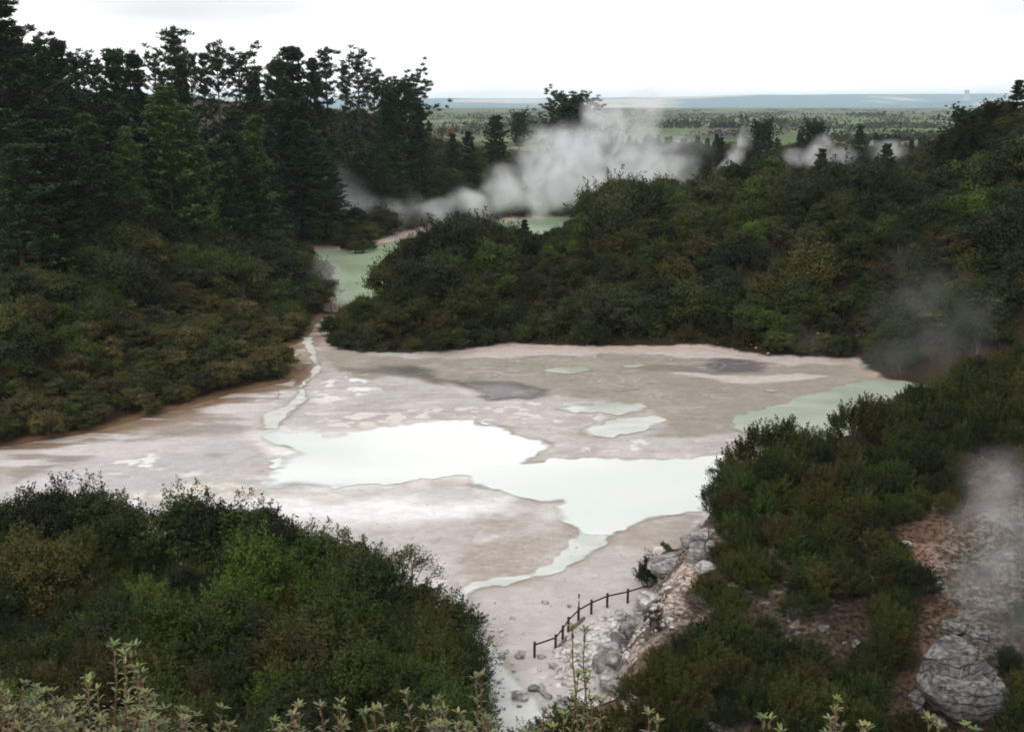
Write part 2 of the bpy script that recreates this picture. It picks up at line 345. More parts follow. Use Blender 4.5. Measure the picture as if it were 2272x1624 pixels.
def build_ground():
    gx = axis(-22000, 22000, 0.22, -66, 52, 1.035); gy = axis(-80, 30000, 0.24, 57, 182, 1.035)
    X, Y = np.meshgrid(gx, gy); x, y = X.ravel(), Y.ravel()
    z, dL, dM, dF, dR = land(x, y)
    al = np.ones(len(x)); col = np.zeros((len(x), 3)); col[:] = S(183, 176, 173)
    fine = (y > 50) & (y < 230) & (x > -110) & (x < 90)
    ix = np.nonzero(fine)[0]; fx, fy = x[ix], y[ix]
    wx = fx + 2.2*(fbm(fx/3, fy/3, 31)-0.5) + 5*(fbm(fx/12, fy/12, 33)-0.5); wy = fy + 3.2*(fbm(fx/3, fy/3, 41)-0.5) + 6*(fbm(fx/12, fy/12, 43)-0.5)
    streak = fbm(fx/9, fy/2.2, 51, 5); spot = fbm(fx/1.6, fy/1.6, 61, 4); blot = fbm(fx/6, fy/5, 71, 4)
    c = col[ix].copy()
    def lay(w, rgb): nonlocal c; w = np.clip(w, 0, 1)[:, None]; c = c*(1-w) + np.array(S(*rgb))*w
    def poly(pts, rgb, soft=0.6, warp=1.0, k=None, amt=1.0):
        P = flat(pts); d = sdist(P, fx + warp*(wx-fx), fy + warp*(wy-fy)); w = sm(d, -soft, soft)*amt
        if k is not None: w = w*k
        lay(w, rgb)
    lay(0.75*sm(streak, 0.42, 0.66), (170, 160, 155)); lay(0.6*sm(blot, 0.55, 0.75), (204, 196, 192))
    poly([(-100, 1000), (200, 960), (560, 905), (600, 960), (560, 1080), (200, 1100), (-100, 1120)], (184, 178, 178), 4, amt=0.85)
    for p, rgb in ((z3((0, 690), (130, 655), (400, 605), (520, 600), (380, 645), (150, 705), (0, 765)), (146, 137, 131)), (z3((0, 800), (0, 760), (200, 720), (420, 715), (200, 770)), (205, 199, 198)), (z3((520, 505), (700, 480), (880, 460), (760, 490), (560, 530)), (208, 201, 198)), (z3((860, 425), (920, 395), (1010, 372), (1000, 400)), (216, 210, 206)), (z3((480, 560), (760, 500), (980, 480), (1060, 520), (800, 540), (560, 590)), (158, 148, 141)), (z3((900, 600), (1000, 575), (1110, 590), (1000, 615)), (160, 152, 149))):
        poly(p, rgb, 1.1, 1.2, amt=0.75, k=sm(streak, 0.34, 0.5))
    near = sm(-fy, -100, -80); lay(near*0.8, (194, 184, 178)); lay(near*0.5*sm(blot, 0.5, 0.72), (181, 168, 157))
    T = [(700, 778), (900, 794), (1130, 790), (1400, 785), (1600, 795), (1900, 805), (1990, 840), (1660, 958), (1600, 968), (1430, 968), (1500, 930), (1420, 900), (1300, 888), (1230, 872), (1100, 886), (1000, 856), (960, 850), (880, 834), (820, 842), (760, 820)]
    poly(T, (151, 141, 122), 1.2); poly(T, (139, 129, 109), 1.5, k=sm(streak, 0.5, 0.68), amt=0.6); poly(T, (162, 153, 136), 1.5, k=sm(blot, 0.55, 0.7), amt=0.6)
    poly([(1020, 792), (1130, 757), (1560, 762), (1700, 785), (1910, 797), (1900, 812), (1700, 806), (1560, 797), (1400, 786), (1130, 797)], (192, 173, 164), 0.8)
    poly([(530, 786), (560, 770), (660, 765), (668, 790), (640, 806)], (196, 184, 178), 0.5)
    poly(z4((830, 235), (1000, 240), (1300, 235), (1450, 240), (1400, 255), (1200, 275), (1000, 262), (900, 250)), (192, 176, 165), 0.8)
    g1 = z3((1480, 222), (1640, 228), (1820, 224), (1900, 238), (1955, 285), (1950, 305), (1850, 282), (1700, 256), (1560, 242))
    poly(g1, (116, 108, 96), 1.4, 0.6); poly(z3((1700, 232), (1830, 232), (1935, 285), (1850, 272)), (98, 92, 86), 1.2, 0.6)
    g2 = z3((1940, 285), (2040, 285), (2150, 290)) + z4((0, 266), (100, 270), (230, 283), (312, 303), (280, 325), (180, 345), (60, 345), (10, 330)) + z3((2150, 340), (2080, 318))
    poly(g2, (106, 100, 96), 0.9, 0.5); poly(z3((2080, 300), (2270, 305)) + z4((120, 285), (250, 300), (200, 325), (60, 335)), (138, 132, 134), 1.2, 0.6)
    g3 = z4((670, 213), (780, 205), (930, 212), (1000, 178), (1150, 178), (1218, 195), (1190, 225), (1000, 236), (850, 236), (740, 234))
    poly(g3, (128, 116, 108), 1.0, 0.7); poly(z4((950, 205), (1020, 180), (1160, 182), (1210, 200), (1150, 222), (1010, 228)), (100, 93, 92), 0.8, 0.6)
    poly(z3((1140, 540), (1180, 515), (1300, 520), (1430, 530), (1300, 620), (1200, 605)), (232, 226, 224), 1.2)
    poly(z3((700, 870), (900, 845), (1300, 815), (1900, 800), (2270, 800), (2300, 860), (2000, 905), (1700, 960), (1300, 935), (1000, 900)), (214, 208, 207), 3.0, amt=0.9)
    poly(z3((850, 850), (950, 835), (1300, 818), (1900, 828), (2270, 812), (2270, 850), (2000, 880), (1700, 920), (1300, 905), (1100, 862)), (232, 227, 227), 2.0)
    poly(z3((560, 880), (600, 800), (660, 775), (700, 850), (720, 900), (620, 930)), (226, 219, 218), 1.0)
    poly([(1080, 1175), (1230, 1175), (1290, 1190), (1270, 1230), (1100, 1245), (990, 1260)], (218, 208, 203), 1.5, k=sm(streak, 0.4, 0.55))
    tan2 = (176, 162, 148)
    for p in (z4((0, 830), (140, 820), (330, 795), (320, 830), (200, 870), (0, 885)), z4((-40, 945), (100, 905), (280, 882), (432, 885), (415, 920), (345, 985), (200, 1045), (-40, 1085)), z4((570, 910), (700, 860), (930, 815), (930, 900), (880, 980), (600, 935)), z3((1950, 720), (2055, 715), (2080, 750), (1950, 745))):
        poly(p, tan2, 0.9, 0.8); poly(p, (160, 146, 131), 1.0, k=sm(spot, 0.5, 0.65), amt=0.6)
    crust = sm(spot + 0.5*(streak-0.5), 0.54, 0.57)
    for p, rgb in ((z3((380, 695), (500, 640), (640, 610), (790, 655), (780, 690), (560, 705)), (228, 222, 218)), (z3((830, 700), (930, 690), (930, 710)), (225, 220, 215)),
                   (z3((1470, 330), (1540, 240), (1600, 245), (1640, 330), (1600, 350)), (236, 232, 230)), (z3((1380, 345), (1480, 250), (1560, 300), (1620, 350), (1450, 380)), (222, 215, 208)),
                   (z3((690, 800), (900, 745), (1100, 752), (1400, 775), (1750, 748), (1900, 725), (1930, 775), (1700, 800), (1300, 815), (900, 810)), (216, 203, 184)),
                   (z3((1250, 500), (1290, 430), (1700, 415), (2270, 390), (2270, 480), (2000, 450), (1700, 492), (1450, 506)), (214, 203, 194)), (z3((530, 830), (640, 785), (660, 790), (560, 850)), (214, 196, 176)),
                   (z4((430, 415), (640, 380), (500, 430), (440, 500), (690, 520), (650, 545), (460, 560)), (228, 222, 218)), (z4((0, 360), (220, 340), (400, 365), (330, 430), (0, 420)), (214, 202, 196)),
                   (z4((800, 860), (930, 845), (920, 870), (830, 880)), (236, 230, 224)), (z4((600, 945), (760, 925), (870, 935), (800, 975), (690, 970)), (226, 215, 203)),
                   ([(940, 1310), (1000, 1290), (1050, 1300), (1060, 1330), (960, 1330)], (222, 212, 204)), ([(1180, 1500), (1250, 1440), (1340, 1400), (1400, 1350), (1330, 1520), (1300, 1600), (1230, 1560)], (226, 222, 220))):
        poly(p, rgb, 0.9, 1.2, k=crust)
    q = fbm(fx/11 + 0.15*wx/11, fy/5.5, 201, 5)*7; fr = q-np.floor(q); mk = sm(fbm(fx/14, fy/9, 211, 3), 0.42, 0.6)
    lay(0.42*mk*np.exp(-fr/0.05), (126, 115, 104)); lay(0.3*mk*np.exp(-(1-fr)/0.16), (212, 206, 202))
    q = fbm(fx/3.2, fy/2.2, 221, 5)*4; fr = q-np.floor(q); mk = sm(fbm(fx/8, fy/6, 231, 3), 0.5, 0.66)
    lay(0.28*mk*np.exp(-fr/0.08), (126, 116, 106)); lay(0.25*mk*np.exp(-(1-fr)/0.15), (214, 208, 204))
    c = c*0.62 + 0.38*(c@np.array([0.3, 0.55, 0.15]))[:, None]*np.array([1.0, 0.985, 0.965])
    # brown bank along the bush
    sh = -dL[ix]
    bank = (fx < W(668, 830)[0]+2)*sm(-sh + 2.5*(streak-0.5), -5.5, -1.0)*(sh > -3)
    lay(bank, (106, 84, 62)); fan = (fx < W(640, 850)[0])*sm(-sh, -17, -4)*sm(streak, 0.46, 0.6)*(sh > 0); lay(0.7*fan, (134, 116, 98))
    lay(0.5*(sh > 0)*(fx < W(668, 830)[0])*sm(-sh, -20, -8)*sm(1-streak, 0.5, 0.62), (206, 198, 194))
    lay(0.6*sm(dM[ix], -2.5, -0.2)*sm(blot, 0.3, 0.6), (176, 156, 142))
    # wet dark rims and stained pool edges
    for k, P in enumerate(WATERS):
        d = sdist(P, fx, fy)
        if k == 0: lay(0.75*np.exp(-np.maximum(-d, 0)/1.6)*sm(1-blot, 0.42, 0.6), (226, 221, 218))
        lay((0.6*sm(fx, -14, -2) if k == 0 else 0.5)*np.exp(-np.maximum(-d, 0)/0.4)*(d < 0.3)*sm(blot, 0.36, 0.55), (132, 118, 100))
        lay(0.35*np.exp(-np.maximum(-d, 0)/1.5)*sm(streak, 0.4, 0.6), (168, 154, 138))
        w = sm(d, -2.2, -0.8); z[ix] = z[ix]*(1-w) - 0.03*w
        z[ix] -= 0.25*sm(d, 0.9, 2.0)
    # the wooded slopes and the bare bluff
    soil = np.maximum(np.maximum(dL[ix]+1.5*(spot-0.5)-0.8, dM[ix]+1.5*(spot-0.5)-0.6), dF[ix]+1.2*(spot-0.5)-0.8)
    lay(sm(soil, 0, 1.2), (52, 42, 28))
    r = sm(dR[ix], -0.3, 0.8)
    lay(r, (74, 63, 54)); lay(r*sm(spot, 0.54, 0.6), (118, 106, 97)); lay(r*sm(blot, 0.48, 0.58), (58, 48, 38)); lay(r*sm(1-dR[ix], -2.4, 0.2)*sm(spot, 0.36, 0.55), (176, 166, 160)); lay(r*sm(1-dR[ix], -3.4, -1)*sm(1-spot, 0.5, 0.62), (98, 84, 72))
    def rp(pts, rgb, zz, soft=0.6, amt=1.0, k=None):
        d = sdist(flat(pts, zz), fx + 0.35*(wx-fx), fy + 0.35*(wy-fy)); w = sm(d, -soft, soft)*amt*r
        if k is not None: w = w*k
        lay(w, rgb)
    rp([(1960, 1180), (2060, 1150), (2160, 1120), (2110, 1300), (2080, 1430), (2010, 1560), (1930, 1610), (1960, 1480), (2050, 1360), (2050, 1250)], (92, 72, 58), 6.5, 1.1, 0.75, sm(blot, 0.3, 0.55))
    rp([(2000, 1165), (2070, 1155), (2080, 1190), (2030, 1220)], (112, 74, 64), 7.5, 1.0, 0.5, sm(spot, 0.4, 0.6))
    rp([(2110, 1220), (2180, 1130), (2300, 1090), (2330, 1500), (2250, 1450), (2180, 1400), (2100, 1370)], (80, 76, 69), 7.0, 1.6, 0.9, sm(spot, 0.3, 0.52))
    rp([(2110, 1220), (2180, 1150), (2250, 1200), (2200, 1330), (2120, 1340)], (102, 100, 92), 7.0, 0.8, 0.6, sm(spot, 0.46, 0.56))
    rp([(1330, 1490), (1400, 1330), (1560, 1180), (1600, 1230), (1480, 1400), (1420, 1500)], (168, 152, 144), 2.5, 0.7, 0.8, sm(spot, 0.35, 0.6))
    col[ix] = c*0.93; al[ix] = 1-r
    far = ~fine
    dk = np.array(S(46, 44, 26)); beach = np.array(S(180, 160, 148))
    w = sm(np.maximum(np.maximum(dL, dM), np.maximum(dF, dR)), 1.0, 3.5)[far][:, None]
    col[far] = beach*(1-w) + dk*w
    ny, nx = len(gy), len(gx)
    i = np.arange(ny-1)[:, None]*nx; j = np.arange(nx-1)[None, :]
    F = np.stack([i+j, i+j+1, i+nx+j+1, i+nx+j], -1).reshape(-1, 4)
    mi = (y[F[:, 0]] > 820).astype(np.int32)
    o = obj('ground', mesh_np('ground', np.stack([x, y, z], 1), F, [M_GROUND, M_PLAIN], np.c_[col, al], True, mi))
    tag(o, kind='structure')
build_ground()

# ------------------------------------------------------------------ pools, stream and lake
def ragged(pts, amp, step, seed):
    """outline resampled and roughened like a crusted shore"""
    P = np.array(pts); out = []
    n = len(P)
    for i in range(n):
        a, b = P[i], P[(i+1) % n]; L = np.hypot(*(b-a)); k = max(1, int(L/step))
        for q in range(k): out.append(a + (b-a)*q/k)
    Q = np.array(out)
    dx = fbm(Q[:, 0]/1.3, Q[:, 1]/1.3, seed, 4)-0.5 + 0.9*(fbm(Q[:, 0]/5, Q[:, 1]/5, seed+3, 3)-0.5); dy = fbm(Q[:, 0]/1.3, Q[:, 1]/1.3, seed+9, 4)-0.5
    return Q + amp*np.stack([dx, 1.5*dy], 1)
def water(name, pts, z, m, amp=0.9, step=0.45, seed=0, soft=None, cell=0.22):
    """a sheet of water that thins out over its shallow margin; soft(x, y) is the width of that margin"""
    Q = ragged(pts, amp, step, seed); lo, hi = Q.min(0)-1, Q.max(0)+1
    if soft is None: soft = lambda x, y: 0.25 + 0*x
    gx = np.arange(lo[0], hi[0], cell); gy = np.arange(lo[1], hi[1], cell); X, Y = np.meshgrid(gx, gy); x, y = X.ravel(), Y.ravel()
    d = sdist(Q, x, y); w = np.maximum(soft(x, y), 0.15); al = sm(d, -0.15*w, 0.85*w)
    i = np.arange(len(gy)-1)[:, None]*len(gx); j = np.arange(len(gx)-1)[None, :]; F = np.stack([i+j, i+j+1, i+len(gx)+j+1, i+len(gx)+j], -1).reshape(-1, 4)
    F = F[(al[F] > 0.004).any(1)]; u, inv = np.unique(F, return_inverse=True)
    o = obj(name, mesh_np(name, np.stack([x[u], y[u], np.full(len(u), z)], 1), inv.reshape(F.shape), m, np.repeat(al[u][:, None], 3, 1)))
    return tag(o, kind='structure')
def soft_pool(x, y):
    n = fbm(x/4, y/4, 401, 3)
    return 0.25 + 1.9*sm(-x, 15, 22)*sm(n, 0.35, 0.6) + 0.5*sm(-y, -104, -98)*sm(x, 0, 4)*sm(n, 0.35, 0.55) + 0.8*sm(n, 0.5, 0.65)
soft_small = lambda x, y: 0.25 + 1.2*sm(fbm(x/3, y/3, 411, 3), 0.4, 0.62)
soft_stream = lambda x, y: 0.2 + 0.45*sm(fbm(x/3, y/3, 421, 3), 0.4, 0.62)
tag(water('pool_water', WATERS[0], 0.035, M_WHITE, 1.3, 0.4, 5, soft_pool), 'large milky white pool spread across the middle of the mud flat')
tag(water('stream_water', WATERS[1], 0.045, M_STREAM, 0.9, 0.4, 8, soft_stream), 'narrow pale stream running down from the bush to the milky white pool')
tag(water('stream_water', WATERS[2], 0.028, M_OUTFLOW, 1.0, 0.4, 9, soft_stream), 'shallow outflow stream winding from the milky white pool towards the boardwalk')
for k, P in enumerate(WATERS[3:]):
    water('pool_water', P, 0.03, M_PALE2 if k < 2 else M_PALE, 1.0, 0.5, 20+k, soft_small)
water('lake_water', [(-90, 211), (-20, 211), (30, 270), (70, 350), (120, 440), (-20, 440), (-60, 360), (-100, 300)], -0.25, M_LAKE, 0.1, 6, 3, None, 3.0)

# ------------------------------------------------------------------ plants
def lin(r, g, b): return np.array(S(r, g, b))*np.array([1.04, 1.0, 0.72])
def crown_np(seed, R, Hc, nl, per, leaf, tints, base=0.0, spread=0.62, flat_=0.62, lobe=(0.26, 0.44), ragged_=0.12):
    """a crown of overlapping leafy tufts: many small leaf faces over each tuft"""
    g = np.random.default_rng(seed)
    d = unit(g, nl); d[:, 2] = np.where(d[:, 2] < -0.55, -d[:, 2], d[:, 2])
    rad = g.uniform(0.5, 1.0, nl)
    c = np.stack([d[:, 0]*R*spread*rad, d[:, 1]*R*spread*rad, base + Hc*0.40 + d[:, 2]*Hc*0.50*rad*np.where(d[:, 2] < 0, 0.75, 1)], 1)
    lr = R*g.uniform(*lobe, nl)
    VV, TT = [], []
    for k in range(nl):
        n = int(per*g.uniform(0.7, 1.3))
        u = unit(g, n); u[:, 2] = np.where(u[:, 2] < -0.35, -u[:, 2], u[:, 2])
        rr = lr[k]*(1 + ragged_*g.normal(size=n))*g.uniform(0.72, 1.05, n)
        p = c[k] + u*rr[:, None]*np.array([1, 1, flat_])
        nr = u*np.array([1, 1, 1.5]) + 0.65*g.normal(size=(n, 3))
        ls = leaf*g.uniform(0.7, 1.35, n)
        V, _ = leaves_np(p, nr, ls, ls*0.5, g, along=u + np.array([0, 0, 0.5]))
        t = tints[g.integers(len(tints))]*g.uniform(0.72, 1.3)
        tv = t[None]*g.uniform(0.84, 1.18, n)[:, None]
        old = g.random(n) < 0.02; tv[old] = lin(68, 54, 32)*g.uniform(0.6, 1.2, old.sum())[:, None]
        VV.append(V); TT.append(np.repeat(tv, 4, 0))
    V = np.concatenate(VV); T = np.concatenate(TT)
    return V, np.arange(len(V)).reshape(-1, 4), T, c
def spray_np(seed, R, Hc, nb, per, leaf, tints, base=0.3, up=0.9):
    """feathery shrub: upright twigs carrying small leaves along their length"""
    g = np.random.default_rng(seed); VV, TT, ch, tips = [], [], [], []
    for k in range(nb):
        a = g.uniform(0, 2*np.pi); q = np.sqrt(g.random())
        b = np.array([np.cos(a)*R*q*0.8, np.sin(a)*R*q*0.8, base + Hc*(0.25 + 0.55*(1-q*q)*g.uniform(0.55, 1.05))])
        dr = np.array([np.cos(a)*q*0.9, np.sin(a)*q*0.9, up*g.uniform(0.6, 1.2)]) + 0.25*g.normal(size=3); dr /= np.linalg.norm(dr)
        L = Hc*g.uniform(0.22, 0.42)
        n = int(per*g.uniform(0.7, 1.3)); s = g.random(n)
        sp = 0.26*L*(1.05-s)**0.7
        p = b + dr*(s*L)[:, None] + g.normal(size=(n, 3))*sp[:, None]*0.6
        ls = leaf*g.uniform(0.7, 1.3, n)
        V, _ = leaves_np(p, unit(g, n)+np.array([0, 0, 0.6]), ls, ls*0.42, g, along=np.repeat(dr[None], n, 0)+0.5*g.normal(size=(n, 3)))
        t = tints[g.integers(len(tints))]*g.uniform(0.8, 1.25)
        VV.append(V); TT.append(np.repeat(t[None]*g.uniform(0.84, 1.18, n)[:, None], 4, 0)); tips.append(b)
    V = np.concatenate(VV); T = np.concatenate(TT)
    return V, np.arange(len(V)).reshape(-1, 4), T, np.array(tips)
def stems_np(seed, targets, nst, r0, spread=0.25, low=0.0):
    g = np.random.default_rng(seed); ch = []
    pick = g.choice(len(targets), min(nst, len(targets)), replace=False)
    for k in pick:
        b = np.array([g.normal()*spread*0.5, g.normal()*spread*0.5, -0.4]); e = targets[k]
        m1 = b*0.6 + e*0.3 + np.array([g.normal()*0.15, g.normal()*0.15, abs(e[2])*0.12]); m2 = b*0.25 + e*0.7 + g.normal(size=3)*0.12
        ch.append(([b, m1, m2, e], [r0, r0*0.75, r0*0.5, r0*0.2]))
    return tubes(ch, 5)
def pine_np(seed, Hh, prof, nwh, nbr, clumps, per, leaf, tints, miss=0.1, start=0.2, droop=0.15, r0=0.35, bias=0.0):
    g = np.random.default_rng(seed); VV, TT, ch = [], [], []
    lean = g.normal(size=2)*0.012*Hh
    tp = lambda f: np.array([lean[0]*f*f, lean[1]*f*f, Hh*f])
    fs = np.linspace(-0.03, 0.985, 9); ch.append(([tp(f) for f in fs], [r0*(1-0.8*max(f, 0)) for f in fs]))
    for w in range(nwh):
        f = start + (1-start)*((w+g.uniform(0, 0.7))/nwh)**0.85; f = min(f, 0.985)
        Lw = prof(f)*Hh*g.uniform(0.75, 1.2); a0 = g.uniform(0, 6.28)
        for q in range(nbr):
            if f < 0.8 and g.random() < miss: continue
            a = a0 + 6.283*q/nbr + g.normal()*0.25
            L = Lw*g.uniform(0.6, 1.15)*(1 + bias*np.cos(a-seed)); L = max(L, 0.4)
            b = tp(f); dh = np.array([np.cos(a), np.sin(a), 0])
            rise = (0.75*f*f - droop + 0.1*g.normal())
            pts = [b + dh*L*s + np.array([0, 0, L*(rise*s + 0.25*s*s)]) for s in (0, 0.4, 0.75, 1.0)]
            ch.append((pts, [0.012*L+0.03, 0.01*L+0.02, 0.03, 0.015]))
            t = tints[g.integers(len(tints))]*g.uniform(0.8, 1.2)
            nc = max(1, int(round(clumps*(0.5+0.5*L/(0.18*Hh)))))
            for c in range(nc):
                s = 0.28 + 0.75*(c+g.random())/nc; s = min(s, 1.02)
                P = b + dh*L*s + np.array([0, 0, L*(rise*s + 0.25*s*s)]) + g.normal(size=3)*np.array([0.10, 0.10, 0.04])*L
                n = int(per*g.uniform(0.7, 1.3)); u = unit(g, n); u[:, 2] += 0.35
                rr = leaf*g.uniform(0.25, 1.0, n)
                ls = leaf*g.uniform(0.6, 1.2, n)
                V, _ = leaves_np(P + u*rr[:, None]*np.array([1, 1, 0.6]), 0.6*unit(g, n)+np.array([0, 0, 0.7]), ls, ls*0.3, g, along=u)
                VV.append(V); TT.append(np.repeat(t[None]*g.uniform(0.7, 1.3, n)[:, None], 4, 0))
    V = np.concatenate(VV); T = np.concatenate(TT)
    return (V, np.arange(len(V)).reshape(-1, 4), T), tubes(ch, 5)

OLIVE = [lin(48, 56, 25), lin(54, 58, 27), lin(43, 52, 24), lin(60, 60, 30)]
GREEN = [lin(42, 55, 24), lin(48, 62, 26), lin(38, 50, 24), lin(54, 64, 28)]
DARK = [lin(34, 44, 23), lin(39, 48, 25), lin(31, 41, 23)]
BROWN = [lin(58, 56, 31), lin(66, 61, 35), lin(55, 55, 29), lin(50, 53, 27)]
BRIGHT = [lin(58, 74, 28), lin(52, 68, 27), lin(64, 77, 32)]
GREY = [lin(56, 60, 42), lin(64, 65, 48), lin(50, 54, 37)]
PINED = [lin(41, 56, 34), lin(47, 62, 36), lin(37, 52, 32)]
PINEL = [lin(62, 84, 48), lin(67, 89, 51), lin(56, 77, 45)]

def kind_meshes(name, data, stems, mat=None):
    V, F, T = data[:3]
    return (mesh_np(name+'_crown', V, F, mat or M_LEAF, T, False), mesh_np(name+'_trunk', *stems, M_BARK) if stems is not None else None)
KIN = {}
def make_kinds():
    for i, tn in enumerate((OLIVE, GREEN, DARK, BROWN, BRIGHT, GREY)):           # hillside bush, unit size: 2.6 m half-width, 4.4 m tall
        for v in range(3):
            d = crown_np(100+i*10+v, 2.5, 4.2, 46+6*v, 230, 0.21, tn, 0.2, (0.74, 0.82, 0.66)[v], (0.75, 0.6, 0.95)[v], (0.12, 0.36), 0.28)
            e = spray_np(120+i*10+v, 2.5, 4.3, 34, 42, 0.2, tn, 0.4, 0.8)
            V = np.concatenate([d[0], e[0]]); T = np.concatenate([d[2], e[2]]); d = (V, np.arange(len(V)).reshape(-1, 4), T, d[3])
            KIN['bush', i, v] = kind_meshes('bush', d, stems_np(300+i*10+v, d[3], 6, 0.11, 0.5))
    for i, tn in enumerate(([lin(68, 65, 42), lin(76, 71, 46), lin(62, 62, 38), lin(58, 60, 34)], OLIVE, GREEN, GREY)):                          # rounded low shrubs
        for v in range(2):
            d = crown_np(150+i*10+v, 1.75, 2.5, 30, 210, 0.15, tn, 0.0, 0.76, 0.75, (0.14, 0.36), 0.26)
            e = spray_np(170+i*10+v, 1.7, 2.5, 26, 40, 0.15, tn, 0.2, 0.9)
            V = np.concatenate([d[0], e[0]]); T = np.concatenate([d[2], e[2]]); d = (V, np.arange(len(V)).reshape(-1, 4), T, d[3])
            KIN['shrub', i, v] = kind_meshes('shrub', d, stems_np(350+i*10+v, d[3], 5, 0.05, 0.3))
    for i, tn in enumerate((GREEN, OLIVE, BRIGHT, DARK, BROWN)):                  # nearer trees, finer leaves
        for v in range(2):
            d = crown_np(200+i*10+v, 2.2, 3.8, 44, 270, 0.15, tn, 0.4, 0.78, 0.6, (0.13, 0.34), 0.28)
            e = spray_np(220+i*10+v, 2.25, 4.0, 95, 70, 0.15, tn, 0.5, 1.0)
            V = np.concatenate([d[0], e[0]]); T = np.concatenate([d[2], e[2]])
            KIN['near', i, v] = kind_meshes('near', (V, np.arange(len(V)).reshape(-1, 4), T), stems_np(400+i*10+v, np.concatenate([d[3], e[3]]), 12, 0.07, 0.4))
    for i, tn in enumerate((OLIVE, BROWN, GREEN, DARK)):                          # feathery shrubs of the bluff
        for v in range(2):
            d = spray_np(250+i*10+v, 1.7, 3.0, 120, 95, 0.13, tn, 0.2, 1.0)
            KIN['feather', i, v] = kind_meshes('feather', d, stems_np(450+i*10+v, d[3], 26, 0.045, 0.3))
    cone = lambda f: 0.23*(1-f)**0.8 + 0.015
    old = lambda f: 0.18*(math.sqrt(max(0, 1-((f-0.40)/0.62)**2))**1.4) + 0.018
    taper = lambda f: 0.20*(1-f)**0.75*(0.75+0.25*min(1, f/0.25)) + 0.02
    full = lambda f: 0.17*(1-f)**0.45 + 0.02
    thin = lambda f: 0.13*math.sqrt(max(0, 1-((f-0.6)/0.45)**2)) + 0.03
    slim = lambda f: 0.13*(1-f)**0.6 + 0.03
    broad = lambda f: 0.30*math.sqrt(max(0, 1-((f-0.55)/0.5)**2)) + 0.03
    for v in range(4):
        KIN['pine_dark', v] = pine_np(500+v, 20, (taper, cone, taper, full)[v], 22, 8, 5, 64, 0.46, PINED, 0.12, 0.12, 0.02, 0.34, 0.25)
        KIN['pine_sparse', v] = pine_np(520+v, 20, slim if v % 2 else thin, 17, 6, 3, 40, 0.48, PINED, 0.24, 0.24, 0.0, 0.26, 0.35)
    for v in range(3):
        KIN['pine_pale', v] = pine_np(540+v, 16, cone, 22, 7, 6, 56, 0.44, PINEL, 0.05, 0.06, -0.15, 0.2)
    for v in range(2):
        KIN['pine_broad', v] = pine_np(560+v, 22, broad, 20, 8, 7, 62, 0.6, PINED, 0.12, 0.12, 0.0, 0.4, 0.2)
    for k in list(KIN):
        if isinstance(KIN[k][0], tuple):
            (V, F, T), st = KIN[k]; KIN[k] = (mesh_np('pine_crown', V, F, M_PINE, T, False), mesh_np('pine_trunk', *st, M_BARK))
make_kinds()

SIZE = {'bush': (2.5, 4.2), 'shrub': (1.6, 2.3), 'near': (2.1, 3.8), 'feather': (1.6, 3.0), 'pine_dark': (3.0, 19), 'pine_sparse': (2.0, 19), 'pine_pale': (2.4, 15), 'pine_broad': (4.5, 21)}
QUEUE = []
def plant(name, kind, x, y, s, label, cat, group=None, z=None, sink=0.15, sz=None, rot=None, parts=True, keep=False):
    QUEUE.append(dict(name=name, kind=kind, x=x, y=y, s=s, label=label, cat=cat, group=group, z=H(x, y) if z is None else z, sink=sink, sz=sz or s,
                      rot=random.uniform(0, 6.28) if rot is None else rot, parts=parts, keep=keep))
def flush_plants():
    """near to far: set out only the plants of which the photo can show something"""
    Q = sorted(QUEUE, key=lambda q: q['y'])
    x = np.array([q['x'] for q in Q]); y = np.array([q['y'] for q in Q])
    top = np.array([q['z'] + SIZE[q['kind'][0]][1]*q['sz'] for q in Q])
    hid = np.zeros(len(Q), bool)
    for f in np.linspace(0.3, 0.985, 60):
        hid |= land(x*f, y*f)[0] > CAM_Z + (top+0.5-CAM_Z)*f
    Wb, Hb, k = 568, 406, 4.0
    buf = np.zeros((Hb, Wb), bool); yy, xx = np.mgrid[0:Hb, 0:Wb]
    count = {}
    for q, h in zip(Q, hid):
        R, T = SIZE[q['kind'][0]]; lo = 0.0 if q['kind'][0][:4] != 'pine' else 0.15
        px, p1, zc = proj(q['x'], q['y'], q['z'] + T*q['sz']); p0 = proj(q['x'], q['y'], q['z'] + lo*T*q['sz'])[1]
        rx, ry, cx, cy_ = R*q['s']*FPX/zc/k, max((p0-p1)/2/k, 0.5), px/k, (p0+p1)/2/k
        a0, a1, b0, b1 = [int(v) for v in (max(cx-rx-1, 0), min(cx+rx+2, Wb), max(cy_-ry-1, 0), min(cy_+ry+2, Hb))]
        show = q['keep']
        if not h and a1 > a0 and b1 > b0:
            e = ((xx[b0:b1, a0:a1]-cx)/rx)**2 + ((yy[b0:b1, a0:a1]-cy_)/ry)**2
            m = e < 1; sub = buf[b0:b1, a0:a1]
            free = (m & ~sub).sum(); show = show or free > max(0.06*m.sum(), 3)
            if show and q['kind'] and q['kind'][0] != 'pine_sparse': sub |= e < 0.62
        if not show: continue
        count[q['name']] = count.get(q['name'], 0)+1
        r = bpy.data.objects.new(q['name'], None if q['parts'] else KIN[q['kind']][0]); C.objects.link(r)
        r.location = (q['x'], q['y'], q['z']-q['sink']); r.rotation_euler = (0, 0, q['rot']); r.scale = (q['s'], q['s'], q['sz'])
        tag(r, q['label'], q['cat'], q['group'])
        if q['parts']:
            obj('crown', KIN[q['kind']][0], r)
            if KIN[q['kind']][1] is not None: obj('trunk', KIN[q['kind']][1], r)
    print('plants', count)
def on_ground(px, py):
    x, y, _ = W(px, py, 4)
    for _ in range(12): x, y, _ = W(px, py, H(x, y))
    return x, y, H(x, y)
